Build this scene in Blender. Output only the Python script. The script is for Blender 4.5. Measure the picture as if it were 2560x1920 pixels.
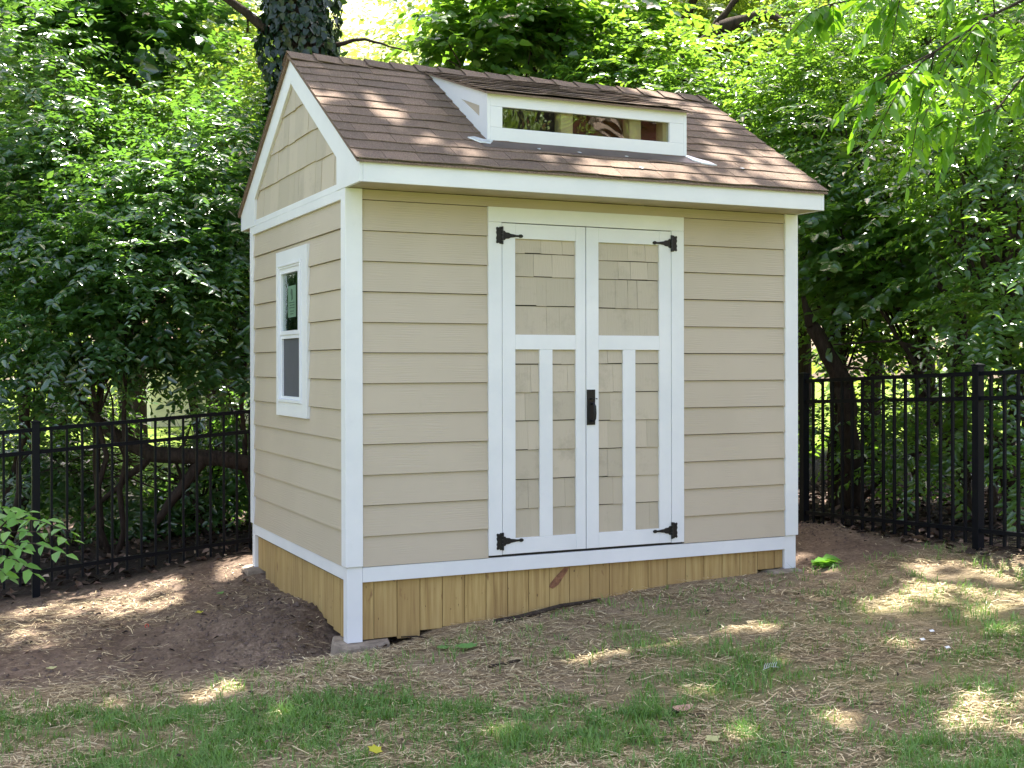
import bpy, bmesh, math, random
import numpy as np
from mathutils import Vector, Matrix

for o in list(bpy.data.objects):
    bpy.data.objects.remove(o)
SC = bpy.context.scene
COL = SC.collection
R = math.radians
rnd = random.Random(7)
rng = np.random.default_rng(11)

# ------------------------------------------------------------------ camera
cam_d = bpy.data.cameras.new('camera')
cam = bpy.data.objects.new('camera', cam_d)
COL.objects.link(cam)
SC.camera = cam
yaw, pit, rol = R(-25.1278), R(-0.1527), R(-0.1049)
fw = Vector((-math.sin(yaw) * math.cos(pit), math.cos(yaw) * math.cos(pit), math.sin(pit)))
rt = Vector((math.cos(yaw), math.sin(yaw), 0))
up = rt.cross(fw)
rt2 = rt * math.cos(rol) + up * math.sin(rol)
up2 = -rt * math.sin(rol) + up * math.cos(rol)
m4 = Matrix((rt2, up2, -fw)).transposed().to_4x4()
m4.translation = Vector((-2.1811, -6.9226, 1.1612))
cam.matrix_world = m4
cam_d.sensor_width = 36
cam_d.lens = 36 * 3124.85 / 2560
cam_d.shift_x = -2.44 / 2560
cam_d.shift_y = -39.27 / 2560
cam_d.clip_end = 500
SC.render.resolution_x, SC.render.resolution_y = 1024, 768

# ------------------------------------------------------------------ light
SUN = Vector((0.20, 0.25, 1.0)).normalized()          # towards the sun
SUN_EL = math.asin(SUN.z)
SUN_AZ = math.atan2(SUN.x, SUN.y)
w = bpy.data.worlds.new('World')
SC.world = w
w.use_nodes = True
nt = w.node_tree
sky = nt.nodes.new('ShaderNodeTexSky')
sky.sky_type = 'NISHITA'
sky.sun_disc = False
sky.sun_elevation = SUN_EL
sky.sun_rotation = SUN_AZ
sky.dust_density = 2.5
sky.air_density = 1.0
sky.ozone_density = 1.0
wb_ = nt.nodes.new('ShaderNodeMix'); wb_.data_type = 'RGBA'; wb_.blend_type = 'MULTIPLY'
wb_.inputs[0].default_value = 1.0
wb_.inputs[7].default_value = (1.16, 1.0, .92, 1)
nt.links.new(sky.outputs[0], wb_.inputs[6])
nt.links.new(wb_.outputs[2], nt.nodes['Background'].inputs[0])
nt.nodes['Background'].inputs[1].default_value = 0.15
sd = bpy.data.lights.new('sun', 'SUN')
sd.energy = 5.0
sd.angle = R(0.53)
sd.color = (1.0, 0.95, 0.87)
so = bpy.data.objects.new('sun', sd)
COL.objects.link(so)
so.rotation_euler = SUN.to_track_quat('Z', 'Y').to_euler()
SC.view_settings.view_transform = 'Standard'
SC.view_settings.look = 'None'
SC.view_settings.gamma = 1
SC.view_settings.exposure = 1.97
SC.render.engine = 'CYCLES'
SC.cycles.max_bounces = 8
SC.cycles.diffuse_bounces = 4
SC.cycles.glossy_bounces = 3
SC.cycles.transparent_max_bounces = 8


# ------------------------------------------------------------------ materials
class NT:
    def __init__(s, name):
        s.m = bpy.data.materials.new(name)
        s.m.use_nodes = True
        s.t = s.m.node_tree
        s.b = s.t.nodes['Principled BSDF']
        s.out = s.t.nodes['Material Output']
        s.tc = s.t.nodes.new('ShaderNodeTexCoord')

    def n(s, kind, **kw):
        x = s.t.nodes.new(kind)
        for k, v in kw.items():
            setattr(x, k, v)
        return x

    def l(s, a, b):
        s.t.links.new(a, b)

    def mapped(s, scale=(1, 1, 1), src='Object', rot=(0, 0, 0)):
        mp = s.n('ShaderNodeMapping')
        mp.inputs['Scale'].default_value = scale
        mp.inputs['Rotation'].default_value = rot
        s.l(s.tc.outputs[src], mp.inputs[0])
        return mp.outputs[0]

    def noise(s, vec, scale=5, detail=4, rough=.55, dist=0):
        x = s.n('ShaderNodeTexNoise')
        s.l(vec, x.inputs['Vector'])
        x.inputs['Scale'].default_value = scale
        x.inputs['Detail'].default_value = detail
        x.inputs['Roughness'].default_value = rough
        x.inputs['Distortion'].default_value = dist
        return x.outputs[0]

    def ramp(s, fac, stops):
        x = s.n('ShaderNodeValToRGB')
        s.l(fac, x.inputs[0])
        e = x.color_ramp.elements
        while len(e) < len(stops):
            e.new(.5)
        for i, (p, c) in enumerate(stops):
            e[i].position = p
            e[i].color = (c[0], c[1], c[2], 1) if not isinstance(c, (int, float)) else (c, c, c, 1)
        return x.outputs[0]

    def mix(s, fac, a, b, mode='MIX'):
        x = s.n('ShaderNodeMix', data_type='RGBA', blend_type=mode)
        for i, v in ((0, fac), (6, a), (7, b)):
            if hasattr(v, 'links'):
                s.l(v, x.inputs[i])
            elif isinstance(v, (int, float)):
                x.inputs[i].default_value = v
            else:
                x.inputs[i].default_value = (v[0], v[1], v[2], 1)
        return x.outputs[2]

    def bump(s, h, strength=.3, dist=.01, prev=None):
        x = s.n('ShaderNodeBump')
        x.inputs['Strength'].default_value = strength
        x.inputs['Distance'].default_value = dist
        s.l(h, x.inputs['Height'])
        if prev:
            s.l(prev, x.inputs['Normal'])
        return x.outputs[0]

    def base(s, c):
        if hasattr(c, 'links'):
            s.l(c, s.b.inputs['Base Color'])
        else:
            s.b.inputs['Base Color'].default_value = (c[0], c[1], c[2], 1)

    def set(s, rough=None, metal=None, spec=None, normal=None):
        if rough is not None:
            s.b.inputs['Roughness'].default_value = rough
        if metal is not None:
            s.b.inputs['Metallic'].default_value = metal
        if spec is not None:
            s.b.inputs['Specular IOR Level'].default_value = spec
        if normal is not None:
            s.l(normal, s.b.inputs['Normal'])
        return s


def island(t):
    return t.n('ShaderNodeNewGeometry').outputs['Random Per Island']


def m_white():
    t = NT('white_paint')
    v = t.mapped()
    n1 = t.noise(v, 2.2, 5, .6)
    c = t.ramp(n1, [(.3, (.70, .72, .75)), (.7, (.80, .81, .83))])
    n2 = t.noise(v, 9, 6, .7)
    c = t.mix(t.ramp(n2, [(.60, 0.0), (.85, .25)]), c, (.55, .54, .50))
    t.base(c)
    t.set(.42, normal=t.bump(t.noise(v, 60, 3), .08, .004))
    return t.m


def m_siding():
    # fibre-cement boards: embossed grain along the board (x on the front, y on the side)
    t = NT('tan_siding_paint')
    g = t.n('ShaderNodeNewGeometry')
    sp = t.n('ShaderNodeSeparateXYZ')
    t.l(g.outputs['Position'], sp.inputs[0])
    ad = t.n('ShaderNodeMath', operation='ADD')
    t.l(sp.outputs[0], ad.inputs[0]); t.l(sp.outputs[1], ad.inputs[1])
    cb = t.n('ShaderNodeCombineXYZ')
    t.l(ad.outputs[0], cb.inputs[0]); t.l(sp.outputs[2], cb.inputs[1])
    isl = t.n('ShaderNodeNewGeometry').outputs['Random Per Island']
    sc = t.n('ShaderNodeMath', operation='MULTIPLY')
    t.l(isl, sc.inputs[0]); sc.inputs[1].default_value = 31.0
    t.l(sc.outputs[0], cb.inputs[2])
    mp = t.n('ShaderNodeMapping')
    mp.inputs['Scale'].default_value = (1.3, 13, 1)
    t.l(cb.outputs[0], mp.inputs[0])
    dn = t.noise(mp.outputs[0], 1.4, 3, .5)
    wv = t.n('ShaderNodeTexWave', wave_type='BANDS', bands_direction='Y')
    wv.inputs['Scale'].default_value = 1.7
    wv.inputs['Distortion'].default_value = 9
    wv.inputs['Detail'].default_value = 3
    wv.inputs['Detail Scale'].default_value = 1.2
    t.l(mp.outputs[0], wv.inputs['Vector'])
    v = t.mapped()
    c = t.ramp(t.noise(v, 1.3, 4, .6), [(.3, (.46, .393, .303)), (.7, (.51, .437, .34))])
    c = t.mix(t.ramp(t.noise(v, 5, 6, .75), [(.58, 0.0), (.8, .35)]), c, (.41, .37, .275))
    t.base(c)
    hm = t.mix(t.ramp(t.noise(v, 6, 3, .5), [(.42, 0.0), (.6, 1.0)]), (.5, .5, .5), wv.outputs['Fac'])
    b1 = t.bump(hm, .22, .003)
    t.set(.55, normal=t.bump(dn, .15, .003, b1))
    return t.m


def m_shingle_side():
    t = NT('tan_cedar_shingle_paint')
    v = t.mapped((28, 28, 1.6))
    gr = t.noise(v, 4, 5, .6)
    vv = t.mapped()
    c = t.ramp(island(t), [(0, (.435, .38, .29)), (1, (.52, .45, .35))])
    st = t.noise(vv, 3.4, 8, .75)
    c = t.mix(t.ramp(st, [(.53, 0.0), (.72, .6)]), c, (.30, .26, .20))
    t.base(c)
    t.set(.65, normal=t.bump(gr, .45, .004))
    return t.m


def m_roof():
    t = NT('brown_asphalt_shingle')
    v = t.mapped()
    sp = t.noise(v, 260, 2, .6)
    c = t.ramp(sp, [(.30, (.060, .043, .032)), (.5, (.20, .140, .103)), (.70, (.46, .35, .27))])
    c2 = t.ramp(island(t), [(0, (.74, .74, .74)), (1, (1.12, 1.08, 1.04))])
    c = t.mix(1, c, c2, 'MULTIPLY')
    c = t.mix(t.ramp(t.noise(v, 1.8, 4, .6), [(.4, 0.0), (.7, .3)]), c, (.15, .115, .10))
    t.base(c)
    t.set(.92, spec=.25, normal=t.bump(t.noise(v, 200, 2, .7), .7, .004))
    return t.m


def m_pine():
    t = NT('treated_pine')
    v = t.mapped((26, 26, 1.1))
    off = t.n('ShaderNodeVectorMath', operation='ADD')
    t.l(v, off.inputs[0])
    isl = island(t)
    cb = t.n('ShaderNodeCombineXYZ')
    mm = t.n('ShaderNodeMath', operation='MULTIPLY'); mm.inputs[1].default_value = 17
    t.l(isl, mm.inputs[0]); t.l(mm.outputs[0], cb.inputs[2])
    t.l(cb.outputs[0], off.inputs[1])
    g = t.noise(off.outputs[0], 1.5, 6, .65, .3)
    c = t.ramp(g, [(.30, (.20, .115, .035)), (.46, (.40, .27, .095)), (.62, (.52, .38, .155)), (.80, (.40, .34, .13))])
    c = t.mix(t.ramp(isl, [(0, 0.0), (1, .6)]), c, (.40, .27, .105))
    c = t.mix(t.ramp(t.noise(t.mapped((1.2, 1.2, .5)), 1.6, 4, .6), [(.42, 0.0), (.66, .6)]), c, (.27, .165, .065))
    k = t.noise(t.mapped((7, 7, 3.2)), 2.1, 3, .5)
    c = t.mix(t.ramp(k, [(.67, 0.0), (.73, .75)]), c, (.20, .10, .04))
    kk = t.noise(t.mapped((30, 30, 14)), 1.7, 2, .5)
    c = t.mix(t.ramp(kk, [(.72, 0.0), (.76, .8)]), c, (.10, .055, .025))
    t.base(c)
    t.set(.75, normal=t.bump(g, .3, .003))
    return t.m


def m_plain(name, col, rough=.5, metal=0, var=.12, scale=6, bump=.1, bscale=40, bdist=.004, spec=None):
    t = NT(name)
    v = t.mapped()
    lo = tuple(c * (1 - var) for c in col)
    hi = tuple(min(1, c * (1 + var)) for c in col)
    t.base(t.ramp(t.noise(v, scale, 5, .6), [(.3, lo), (.7, hi)]))
    t.set(rough, metal, spec, t.bump(t.noise(v, bscale, 4), bump, bdist))
    return t.m


def m_bark(name, a, b, sc=1.0):
    t = NT(name)
    v = t.mapped((14 * sc, 14 * sc, 3 * sc))
    n1 = t.noise(v, 2, 8, .7, .5)
    t.base(t.ramp(n1, [(.3, a), (.7, b)]))
    t.set(.9, spec=.2, normal=t.bump(n1, .9, .03))
    return t.m


def m_leaf(name, dark, light, trans, tfac=.42, rough=.36, spec=.5, wax=0):
    t = NT(name)
    isl = island(t)
    c = t.ramp(isl, [(0, dark), (.55, tuple((a + b) / 2 for a, b in zip(dark, light))), (1, light)])
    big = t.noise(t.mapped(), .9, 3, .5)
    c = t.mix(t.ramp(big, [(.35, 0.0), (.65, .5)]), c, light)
    t.base(c)
    t.set(rough, spec=spec)
    tr = t.n('ShaderNodeBsdfTranslucent')
    tc = t.mix(t.ramp(isl, [(0, 0.0), (1, .6)]), trans, (trans[0] * 1.5, trans[1] * 1.15, trans[2]))
    t.l(tc, tr.inputs['Color'])
    ms = t.n('ShaderNodeMixShader')
    ms.inputs[0].default_value = tfac
    t.l(t.b.outputs[0], ms.inputs[1]); t.l(tr.outputs[0], ms.inputs[2])
    if wax:
        gl = t.n('ShaderNodeBsdfGlossy'); gl.inputs['Roughness'].default_value = .30
        gl.inputs['Color'].default_value = (.9, .95, 1, 1)
        m2 = t.n('ShaderNodeMixShader'); m2.inputs[0].default_value = wax
        t.l(ms.outputs[0], m2.inputs[1]); t.l(gl.outputs[0], m2.inputs[2])
        t.l(m2.outputs[0], t.out.inputs[0])
        return t.m
    t.l(ms.outputs[0], t.out.inputs[0])
    return t.m


def m_glass(name, tint=(.9, .95, .95), refl=.35, wav=.0, rough=.0, wscale=3):
    t = NT(name)
    gl = t.n('ShaderNodeBsdfGlossy'); gl.inputs['Roughness'].default_value = rough
    gl.inputs['Color'].default_value = (.95, .97, .97, 1)
    tr = t.n('ShaderNodeBsdfTransparent'); tr.inputs['Color'].default_value = (*tint, 1)
    ms = t.n('ShaderNodeMixShader'); ms.inputs[0].default_value = refl
    t.l(tr.outputs[0], ms.inputs[1]); t.l(gl.outputs[0], ms.inputs[2])
    if wav:
        nrm = t.bump(t.noise(t.mapped(), wscale, 3, .5, 1.0), wav, .05)
        t.l(nrm, gl.inputs['Normal'])
    t.l(ms.outputs[0], t.out.inputs[0])
    return t.m


def m_ground():
    t = NT('yard_soil')
    v = t.mapped()
    at = t.n('ShaderNodeAttribute'); at.attribute_name = 'cover'
    sp = t.n('ShaderNodeSeparateColor')
    t.l(at.outputs['Color'], sp.inputs[0])
    fine = t.noise(v, 38, 8, .75)
    mid = t.noise(v, 5, 6, .65)
    dirt = t.ramp(fine, [(.3, (.075, .052, .036)), (.50, (.20, .145, .105)), (.72, (.40, .30, .225))])
    dirt = t.mix(t.ramp(mid, [(.38, 0.0), (.7, .6)]), dirt, (.215, .155, .115))
    dirt = t.mix(t.ramp(t.noise(v, 1.7, 5, .7), [(.40, .55), (.56, 0.0)]), dirt, (.075, .05, .036))
    st = t.noise(t.mapped((1, 2.2, 1)), 55, 6, .75, .8)
    straw = t.ramp(st, [(.36, (.08, .055, .032)), (.50, (.29, .215, .13)), (.66, (.58, .46, .29))])
    thin = t.noise(v, 9, 4, .6)
    straw = t.mix(t.ramp(thin, [(.42, .0), (.62, .7)]), straw, (.28, .215, .15))
    c = t.mix(sp.outputs[0], dirt, straw)
    litter = t.ramp(fine, [(.3, (.010, .008, .006)), (.6, (.035, .024, .018)), (.8, (.08, .055, .045))])
    c = t.mix(sp.outputs[1], c, litter)
    lawn = t.ramp(t.noise(v, 6, 6, .7), [(.3, (.10, .17, .02)), (.7, (.22, .30, .05))])
    c = t.mix(sp.outputs[2], c, lawn)
    t.base(c)
    t.set(.95, spec=.15, normal=t.bump(fine, .8, .03))
    return t.m


M = dict(
    white=m_white(), siding=m_siding(), shake=m_shingle_side(), roof=m_roof(), pine=m_pine(),
    stud=m_plain('stud_pine', (.62, .47, .26), .7, bscale=20),
    soffit=m_plain('tan_soffit_paint', (.46, .40, .28), .6),
    dark=m_plain('dark_interior', (.03, .028, .026), .9),  # near-black: the darkness of closed spaces is put into the colour
    black=m_plain('black_iron', (.012, .012, .014), .42, .3, bump=.3, bscale=90, bdist=.002),
    fence=m_plain('black_powder_coat', (.003, .004, .007), .5, .0, bump=.05, spec=.15),
    vinyl=m_plain('white_vinyl', (.80, .82, .86), .3, var=.02, bump=.02),
    concrete=m_plain('concrete', (.29, .235, .18), .95, var=.35, scale=14, bump=.8, bscale=60, bdist=.01),
    flash=m_plain('bronze_flashing', (.10, .07, .062), .45, .3, var=.25, scale=8),
    tape=m_plain('silver_flashing_tape', (.62, .65, .68), .35, .5, var=.2, scale=20, bump=.6, bscale=30, bdist=.01),
    sticker=m_plain('green_sticker_paper', (.11, .22, .14), .5, var=.1),
    ink=m_plain('sticker_ink', (.02, .06, .035), .6),
    screen=m_plain('window_screen_mesh', (.07, .073, .09), .7, var=.08),
    bark=m_bark('grey_brown_bark', (.02, .015, .011), (.085, .063, .048)),
    barkd=m_bark('dark_bark', (.018, .013, .010), (.07, .05, .04)),
    brick=None,
    ground=m_ground(),
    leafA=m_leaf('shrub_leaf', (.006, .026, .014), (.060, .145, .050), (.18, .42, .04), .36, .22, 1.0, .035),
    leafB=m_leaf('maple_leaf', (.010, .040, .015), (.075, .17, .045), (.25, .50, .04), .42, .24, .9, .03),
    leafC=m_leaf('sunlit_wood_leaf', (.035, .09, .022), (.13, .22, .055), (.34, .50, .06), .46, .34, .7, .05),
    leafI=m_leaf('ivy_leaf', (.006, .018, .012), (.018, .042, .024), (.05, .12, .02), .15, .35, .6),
    leafN=m_leaf('walnut_leaf', (.05, .15, .02), (.12, .28, .035), (.22, .50, .02), .5, .4, .4),
    leafF=m_leaf('near_shrub_leaf', (.09, .23, .045), (.19, .40, .07), (.16, .42, .03), .35, .38, .5),
    leafP=m_leaf('overexposed_leaf', (.36, .42, .24), (.52, .56, .38), (.55, .64, .30), .5, .45, .4),  # bleached tones put the glare of overexposed sunlit trees into the leaf colour
    straw=None, grass=None, litter=None,
)


def m_straw():
    t = NT('dry_straw')
    t.base(t.ramp(island(t), [(0, (.09, .055, .03)), (.3, (.34, .25, .14)), (.75, (.64, .52, .31)), (1, (.85, .74, .50))]))
    t.set(.7, spec=.3)
    return t.m


def m_litter():
    t = NT('dead_leaf_litter')
    t.base(t.ramp(island(t), [(0, (.02, .014, .010)), (.6, (.06, .038, .026)), (.93, (.20, .13, .10)), (1, (.42, .32, .24))]))
    t.set(.75, spec=.3)
    return t.m


def m_brick():
    t = NT('red_brick')
    g = t.n('ShaderNodeNewGeometry')
    sp = t.n('ShaderNodeSeparateXYZ'); t.l(g.outputs['Position'], sp.inputs[0])
    ad = t.n('ShaderNodeMath', operation='ADD')
    t.l(sp.outputs[0], ad.inputs[0]); t.l(sp.outputs[1], ad.inputs[1])
    cb = t.n('ShaderNodeCombineXYZ'); t.l(ad.outputs[0], cb.inputs[0]); t.l(sp.outputs[2], cb.inputs[1])
    br = t.n('ShaderNodeTexBrick'); t.l(cb.outputs[0], br.inputs['Vector'])
    br.inputs['Scale'].default_value = 4.5
    br.inputs['Color1'].default_value = (.33, .075, .05, 1)
    br.inputs['Color2'].default_value = (.42, .11, .07, 1)
    br.inputs['Mortar'].default_value = (.35, .27, .22, 1)
    br.inputs['Mortar Size'].default_value = .012
    t.base(br.outputs[0]); t.set(.9)
    return t.m


M['straw'] = m_straw()
M['litter'] = m_litter()
M['brick'] = m_brick()
M['grass'] = m_leaf('grass_blade', (.07, .17, .04), (.24, .42, .11), (.16, .34, .03), .35, .45, .4)


# ------------------------------------------------------------------ mesh helpers
def wloc(o):
    v = Vector((0, 0, 0))
    while o:
        v = v + o.location
        o = o.parent
    return v


class MB:
    def __init__(s):
        s.v = []; s.f = []

    def add(s, vs, fs):
        o = len(s.v)
        s.v += [tuple(p) for p in vs]
        s.f += [tuple(i + o for i in f) for f in fs]
        return s

    def box(s, x0, x1, y0, y1, z0, z1):
        return s.add([(x0, y0, z0), (x1, y0, z0), (x1, y1, z0), (x0, y1, z0), (x0, y0, z1), (x1, y0, z1), (x1, y1, z1), (x0, y1, z1)],
                     [(0, 3, 2, 1), (4, 5, 6, 7), (0, 1, 5, 4), (1, 2, 6, 5), (2, 3, 7, 6), (3, 0, 4, 7)])

    def prism(s, pts, axis, a, b):
        """polygon given in the two other axes (cyclic order kept), extruded from a to b"""
        n = len(pts)
        ar = sum(pts[i][0] * pts[(i + 1) % n][1] - pts[(i + 1) % n][0] * pts[i][1] for i in range(n))
        if ar < 0:
            pts = pts[::-1]
        if axis == 'x':
            f = lambda p, t: (t, p[0], p[1]); flip = False
        elif axis == 'y':
            f = lambda p, t: (p[0], t, p[1]); flip = True
        else:
            f = lambda p, t: (p[0], p[1], t); flip = False
        vs = [f(p, a) for p in pts] + [f(p, b) for p in pts]
        fs = [tuple(range(n))[::-1], tuple(range(n, 2 * n))] + [(i, (i + 1) % n, n + (i + 1) % n, n + i) for i in range(n)]
        if flip:
            fs = [q[::-1] for q in fs]
        return s.add(vs, fs)

    def tube(s, pts, rad, seg=8, jit=0, cap=True):
        pts = [Vector(p) for p in pts]
        o = len(s.v)
        ref = Vector((.31, .17, .93))
        for i, p in enumerate(pts):
            d = (pts[min(i + 1, len(pts) - 1)] - pts[max(i - 1, 0)]).normalized()
            if abs(d.dot(ref)) > .95:
                ref = Vector((1, 0, 0))
            a = d.cross(ref).normalized(); b = d.cross(a)
            for k in range(seg):
                t = 2 * math.pi * k / seg
                r = rad[i] * (1 + (rnd.uniform(-jit, jit) if jit else 0))
                s.v.append(tuple(p + a * r * math.cos(t) + b * r * math.sin(t)))
        for i in range(len(pts) - 1):
            for k in range(seg):
                k2 = (k + 1) % seg
                s.f.append((o + i * seg + k, o + i * seg + k2, o + (i + 1) * seg + k2, o + (i + 1) * seg + k))
        if cap:
            s.f.append(tuple(o + k for k in range(seg))[::-1])
            e = o + (len(pts) - 1) * seg
            s.f.append(tuple(e + k for k in range(seg)))
        return s

    def build(s, name, mat, parent=None, bevel=0, smooth=False, label=None):
        me = bpy.data.meshes.new(name)
        off = wloc(parent) if parent else Vector((0, 0, 0))
        me.from_pydata([(x - off.x, y - off.y, z - off.z) for x, y, z in s.v], [], s.f)
        me.materials.append(mat)
        if smooth:
            me.polygons.foreach_set('use_smooth', [True] * len(me.polygons))
        o = bpy.data.objects.new(name, me)
        COL.objects.link(o)
        if parent:
            o.parent = parent
        if bevel:
            bv = o.modifiers.new('bevel', 'BEVEL'); bv.width = bevel; bv.segments = 2
            bv.limit_method = 'ANGLE'; bv.angle_limit = R(40)
        if label:
            o['label'] = label
        return o


def tag(o, label, cat=None, group=None, kind=None):
    if label: o['label'] = label
    if cat: o['category'] = cat
    if group: o['group'] = group
    if kind: o['kind'] = kind
    return o


def empty(name, loc, label, cat, group=None):
    o = bpy.data.objects.new(name, None)
    o.empty_display_size = .2
    COL.objects.link(o)
    o.location = loc
    return tag(o, label, cat, group)


def np_mesh(name, V, F, mat, parent=None, smooth=False, loc=None):
    """V (n,3) world coords, F (m,4) or (m,3)"""
    me = bpy.data.meshes.new(name)
    off = wloc(parent) if parent else (Vector(loc) if loc is not None else Vector((0, 0, 0)))
    V = np.asarray(V, dtype=np.float32) - np.array(off, dtype=np.float32)
    k = F.shape[1]
    me.vertices.add(len(V)); me.vertices.foreach_set('co', V.ravel())
    me.loops.add(F.size); me.loops.foreach_set('vertex_index', F.astype(np.int32).ravel())
    me.polygons.add(len(F))
    me.polygons.foreach_set('loop_start', np.arange(0, F.size, k, dtype=np.int32))
    me.polygons.foreach_set('loop_total', np.full(len(F), k, dtype=np.int32))
    if smooth:
        me.polygons.foreach_set('use_smooth', np.ones(len(F), dtype=bool))
    me.update(calc_edges=True)
    me.materials.append(mat)
    o = bpy.data.objects.new(name, me)
    COL.objects.link(o)
    if parent: o.parent = parent
    elif loc is not None: o.location = loc
    return o


# leaf templates: 6 verts / 2 quads, folded along the midrib, length 1 along +x, normal +z
def leaf_tpl(wd=.5, fold=.10, droop=.12, shape='ovate'):
    if shape == 'ovate':
        a, b = (.30, wd * .5), (.68, wd * .36)
    elif shape == 'heart':
        a, b = (.16, wd * .52), (.62, wd * .40)
    else:
        a, b = (.30, wd * .46), (.70, wd * .34)
    return np.array([(0, 0, 0), (a[0], a[1], fold), (b[0], b[1], fold * .7 - droop * .4), (1, 0, -droop),
                     (b[0], -b[1], fold * .7 - droop * .4), (a[0], -a[1], fold)])


LF = np.array([(0, 3, 2, 1), (0, 5, 4, 3)])


def norm(a):
    return a / np.maximum(np.linalg.norm(a, axis=-1, keepdims=True), 1e-9)


def leaves(P, D, N, L, tpl):
    """place one leaf per point: P base, D direction of the blade, N rough normal, L length"""
    D = norm(D)
    Y = norm(np.cross(N, D)); Z = np.cross(D, Y)
    T = tpl[None] * L[:, None, None]
    V = P[:, None, :] + T[..., 0:1] * D[:, None, :] + T[..., 1:2] * Y[:, None, :] + T[..., 2:3] * Z[:, None, :]
    n = len(P); k = tpl.shape[0]
    F = (LF[None] + (np.arange(n) * k)[:, None, None]).reshape(-1, 4)
    return V.reshape(-1, 3), F


def sprays(C, OUT, L, n=12, tlen=.45, droop=.25, rg=rng):
    """twig sprays at C growing towards OUT: returns per leaf P, D, N, Lleaf and twig segments"""
    m = len(C)
    out = OUT.copy(); out[:, 2] = out[:, 2] * .45 + .05
    out = norm(out + rg.normal(0, .35, (m, 3)) * np.array([1, 1, .55]))
    side = norm(np.cross(out, np.array([0, 0, 1.0])) + 1e-6)
    upv = np.cross(side, out)
    t = np.linspace(.12, 1, n)[None, :, None]
    tl = tlen * rg.uniform(.6, 1.25, (m, 1, 1))
    P = C[:, None] + out[:, None] * t * tl - np.array([0, 0, 1.0]) * (t ** 2) * tl * droop
    sgn = np.where(np.arange(n) % 2 == 0, 1.0, -1.0)[None, :, None]
    D = side[:, None] * sgn * .9 + out[:, None] * (.45 + .9 * (t > .95)) + rg.normal(0, .22, (m, n, 3))
    D[..., 2] -= .22
    N = upv[:, None] + out[:, None] * .5 + rg.normal(0, .30, (m, n, 3))
    LL = L * rg.uniform(.6, 1.2, (m, n))
    return P.reshape(-1, 3), D.reshape(-1, 3), N.reshape(-1, 3), LL.ravel()


def blob_points(blobs, n, rg=rng, shell=.55):
    """points in ellipsoid blobs (cx,cy,cz,rx,ry,rz), denser to the outside; returns points & outward dirs"""
    B = np.array(blobs, float)
    vol = np.maximum(B[:, 3] * B[:, 4] * B[:, 5], 1e-6) ** .75
    idx = rg.choice(len(B), n, p=vol / vol.sum())
    u = norm(rg.normal(size=(n, 3)))
    r = rg.uniform(0, 1, n) ** shell
    lump = 1 + .22 * np.sin(u[:, 0] * 5 + idx) * np.cos(u[:, 2] * 4 + 2 * idx)
    P = B[idx, :3] + u * (r * lump)[:, None] * B[idx, 3:]
    return P, norm(u * B[idx, 3:])


# the yard's surface --------------------------------------------------
CP = np.array([
    (-.25, -.12, -.50), (.1, -.12, -.487), (.3, -.1, -.475), (.47, -.04, -.445), (.61, 0, -.41), (.76, 0, -.397), (.96, 0, -.392), (1.2, 0, -.372),
    (1.47, 0, -.345), (1.76, 0, -.322), (2.06, 0, -.29), (2.35, 0, -.27), (2.63, 0, -.263), (2.95, 0, -.252), (3.2, 0, -.245),
    (-.07, .13, -.60), (-.06, .29, -.54), (-.05, .434, -.46), (-.22, .42, -.415), (-.2, .85, -.365), (-.34, .22, -.46), (-.03, .58, -.395), (-.03, .73, -.365), (-.03, .97, -.37), (-.03, 1.25, -.383),
    (-.03, 1.6, -.40), (-.03, 1.8, -.40), (-.03, 2.1, -.38), (.1, 2.4, -.36),
    (-1.45, 3.0, -.56), (-.7, 3.15, -.48), (.2, 3.3, -.36), (-3, 2.8, -.66), (4.2, 1.25, -.16), (4.2, .3, -.13), (4.2, -.58, -.10), (4.2, -2, -.12),
    (3.5, .3, -.2), (3.5, 1.5, -.2),
    (-.6, .6, -.46), (-.8, 1.6, -.47), (-.42, .12, -.50), (-.6, -.1, -.53),
    (-1.8, .3, -.57), (-1, -1.5, -.57), (0, -2.2, -.55), (2, -3.2, -.45), (1.5, -1, -.39), (3, -1, -.27), (4, -1.5, -.18), (.5, -1.2, -.48),
    (-2, -4, -.6), (2, -6, -.5), (-2, -7, -.6), (6, -5, -.2), (6, 0, -.05), (-5, -1, -.65), (-5, 3, -.72), (0, 6, -.55), (4, 6, -.4),
    (-5, 8, -.8), (8, 6, -.4), (0, 12, -.8), (10, -6, -.2), (-8, -8, -.8), (10, 3, -.3), (-4, 14, -.9)])


def tps(r2):
    return .5 * r2 * np.log(r2 + 1e-9)


_n = len(CP)
_K = tps(((CP[:, None, :2] - CP[None, :, :2]) ** 2).sum(-1)) + np.eye(_n) * 2e-3
_Pm = np.c_[np.ones(_n), CP[:, :2]]
_W = np.linalg.solve(np.block([[_K, _Pm], [_Pm.T, np.zeros((3, 3))]]), np.r_[CP[:, 2], 0, 0, 0])

_vr = np.random.default_rng(5)
_G = _vr.uniform(-1, 1, (256, 256))


def vnoise(x, y, s):
    x = x * s + 100.3; y = y * s + 77.7
    xi = np.floor(x).astype(int); yi = np.floor(y).astype(int)
    fx = x - xi; fy = y - yi
    fx = fx * fx * (3 - 2 * fx); fy = fy * fy * (3 - 2 * fy)
    g = lambda a, b: _G[a % 256, b % 256]
    return (g(xi, yi) * (1 - fx) + g(xi + 1, yi) * fx) * (1 - fy) + (g(xi, yi + 1) * (1 - fx) + g(xi + 1, yi + 1) * fx) * fy


def sstep(a, b, x):
    t = np.clip((x - a) / (b - a), 0, 1)
    return t * t * (3 - 2 * t)


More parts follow.
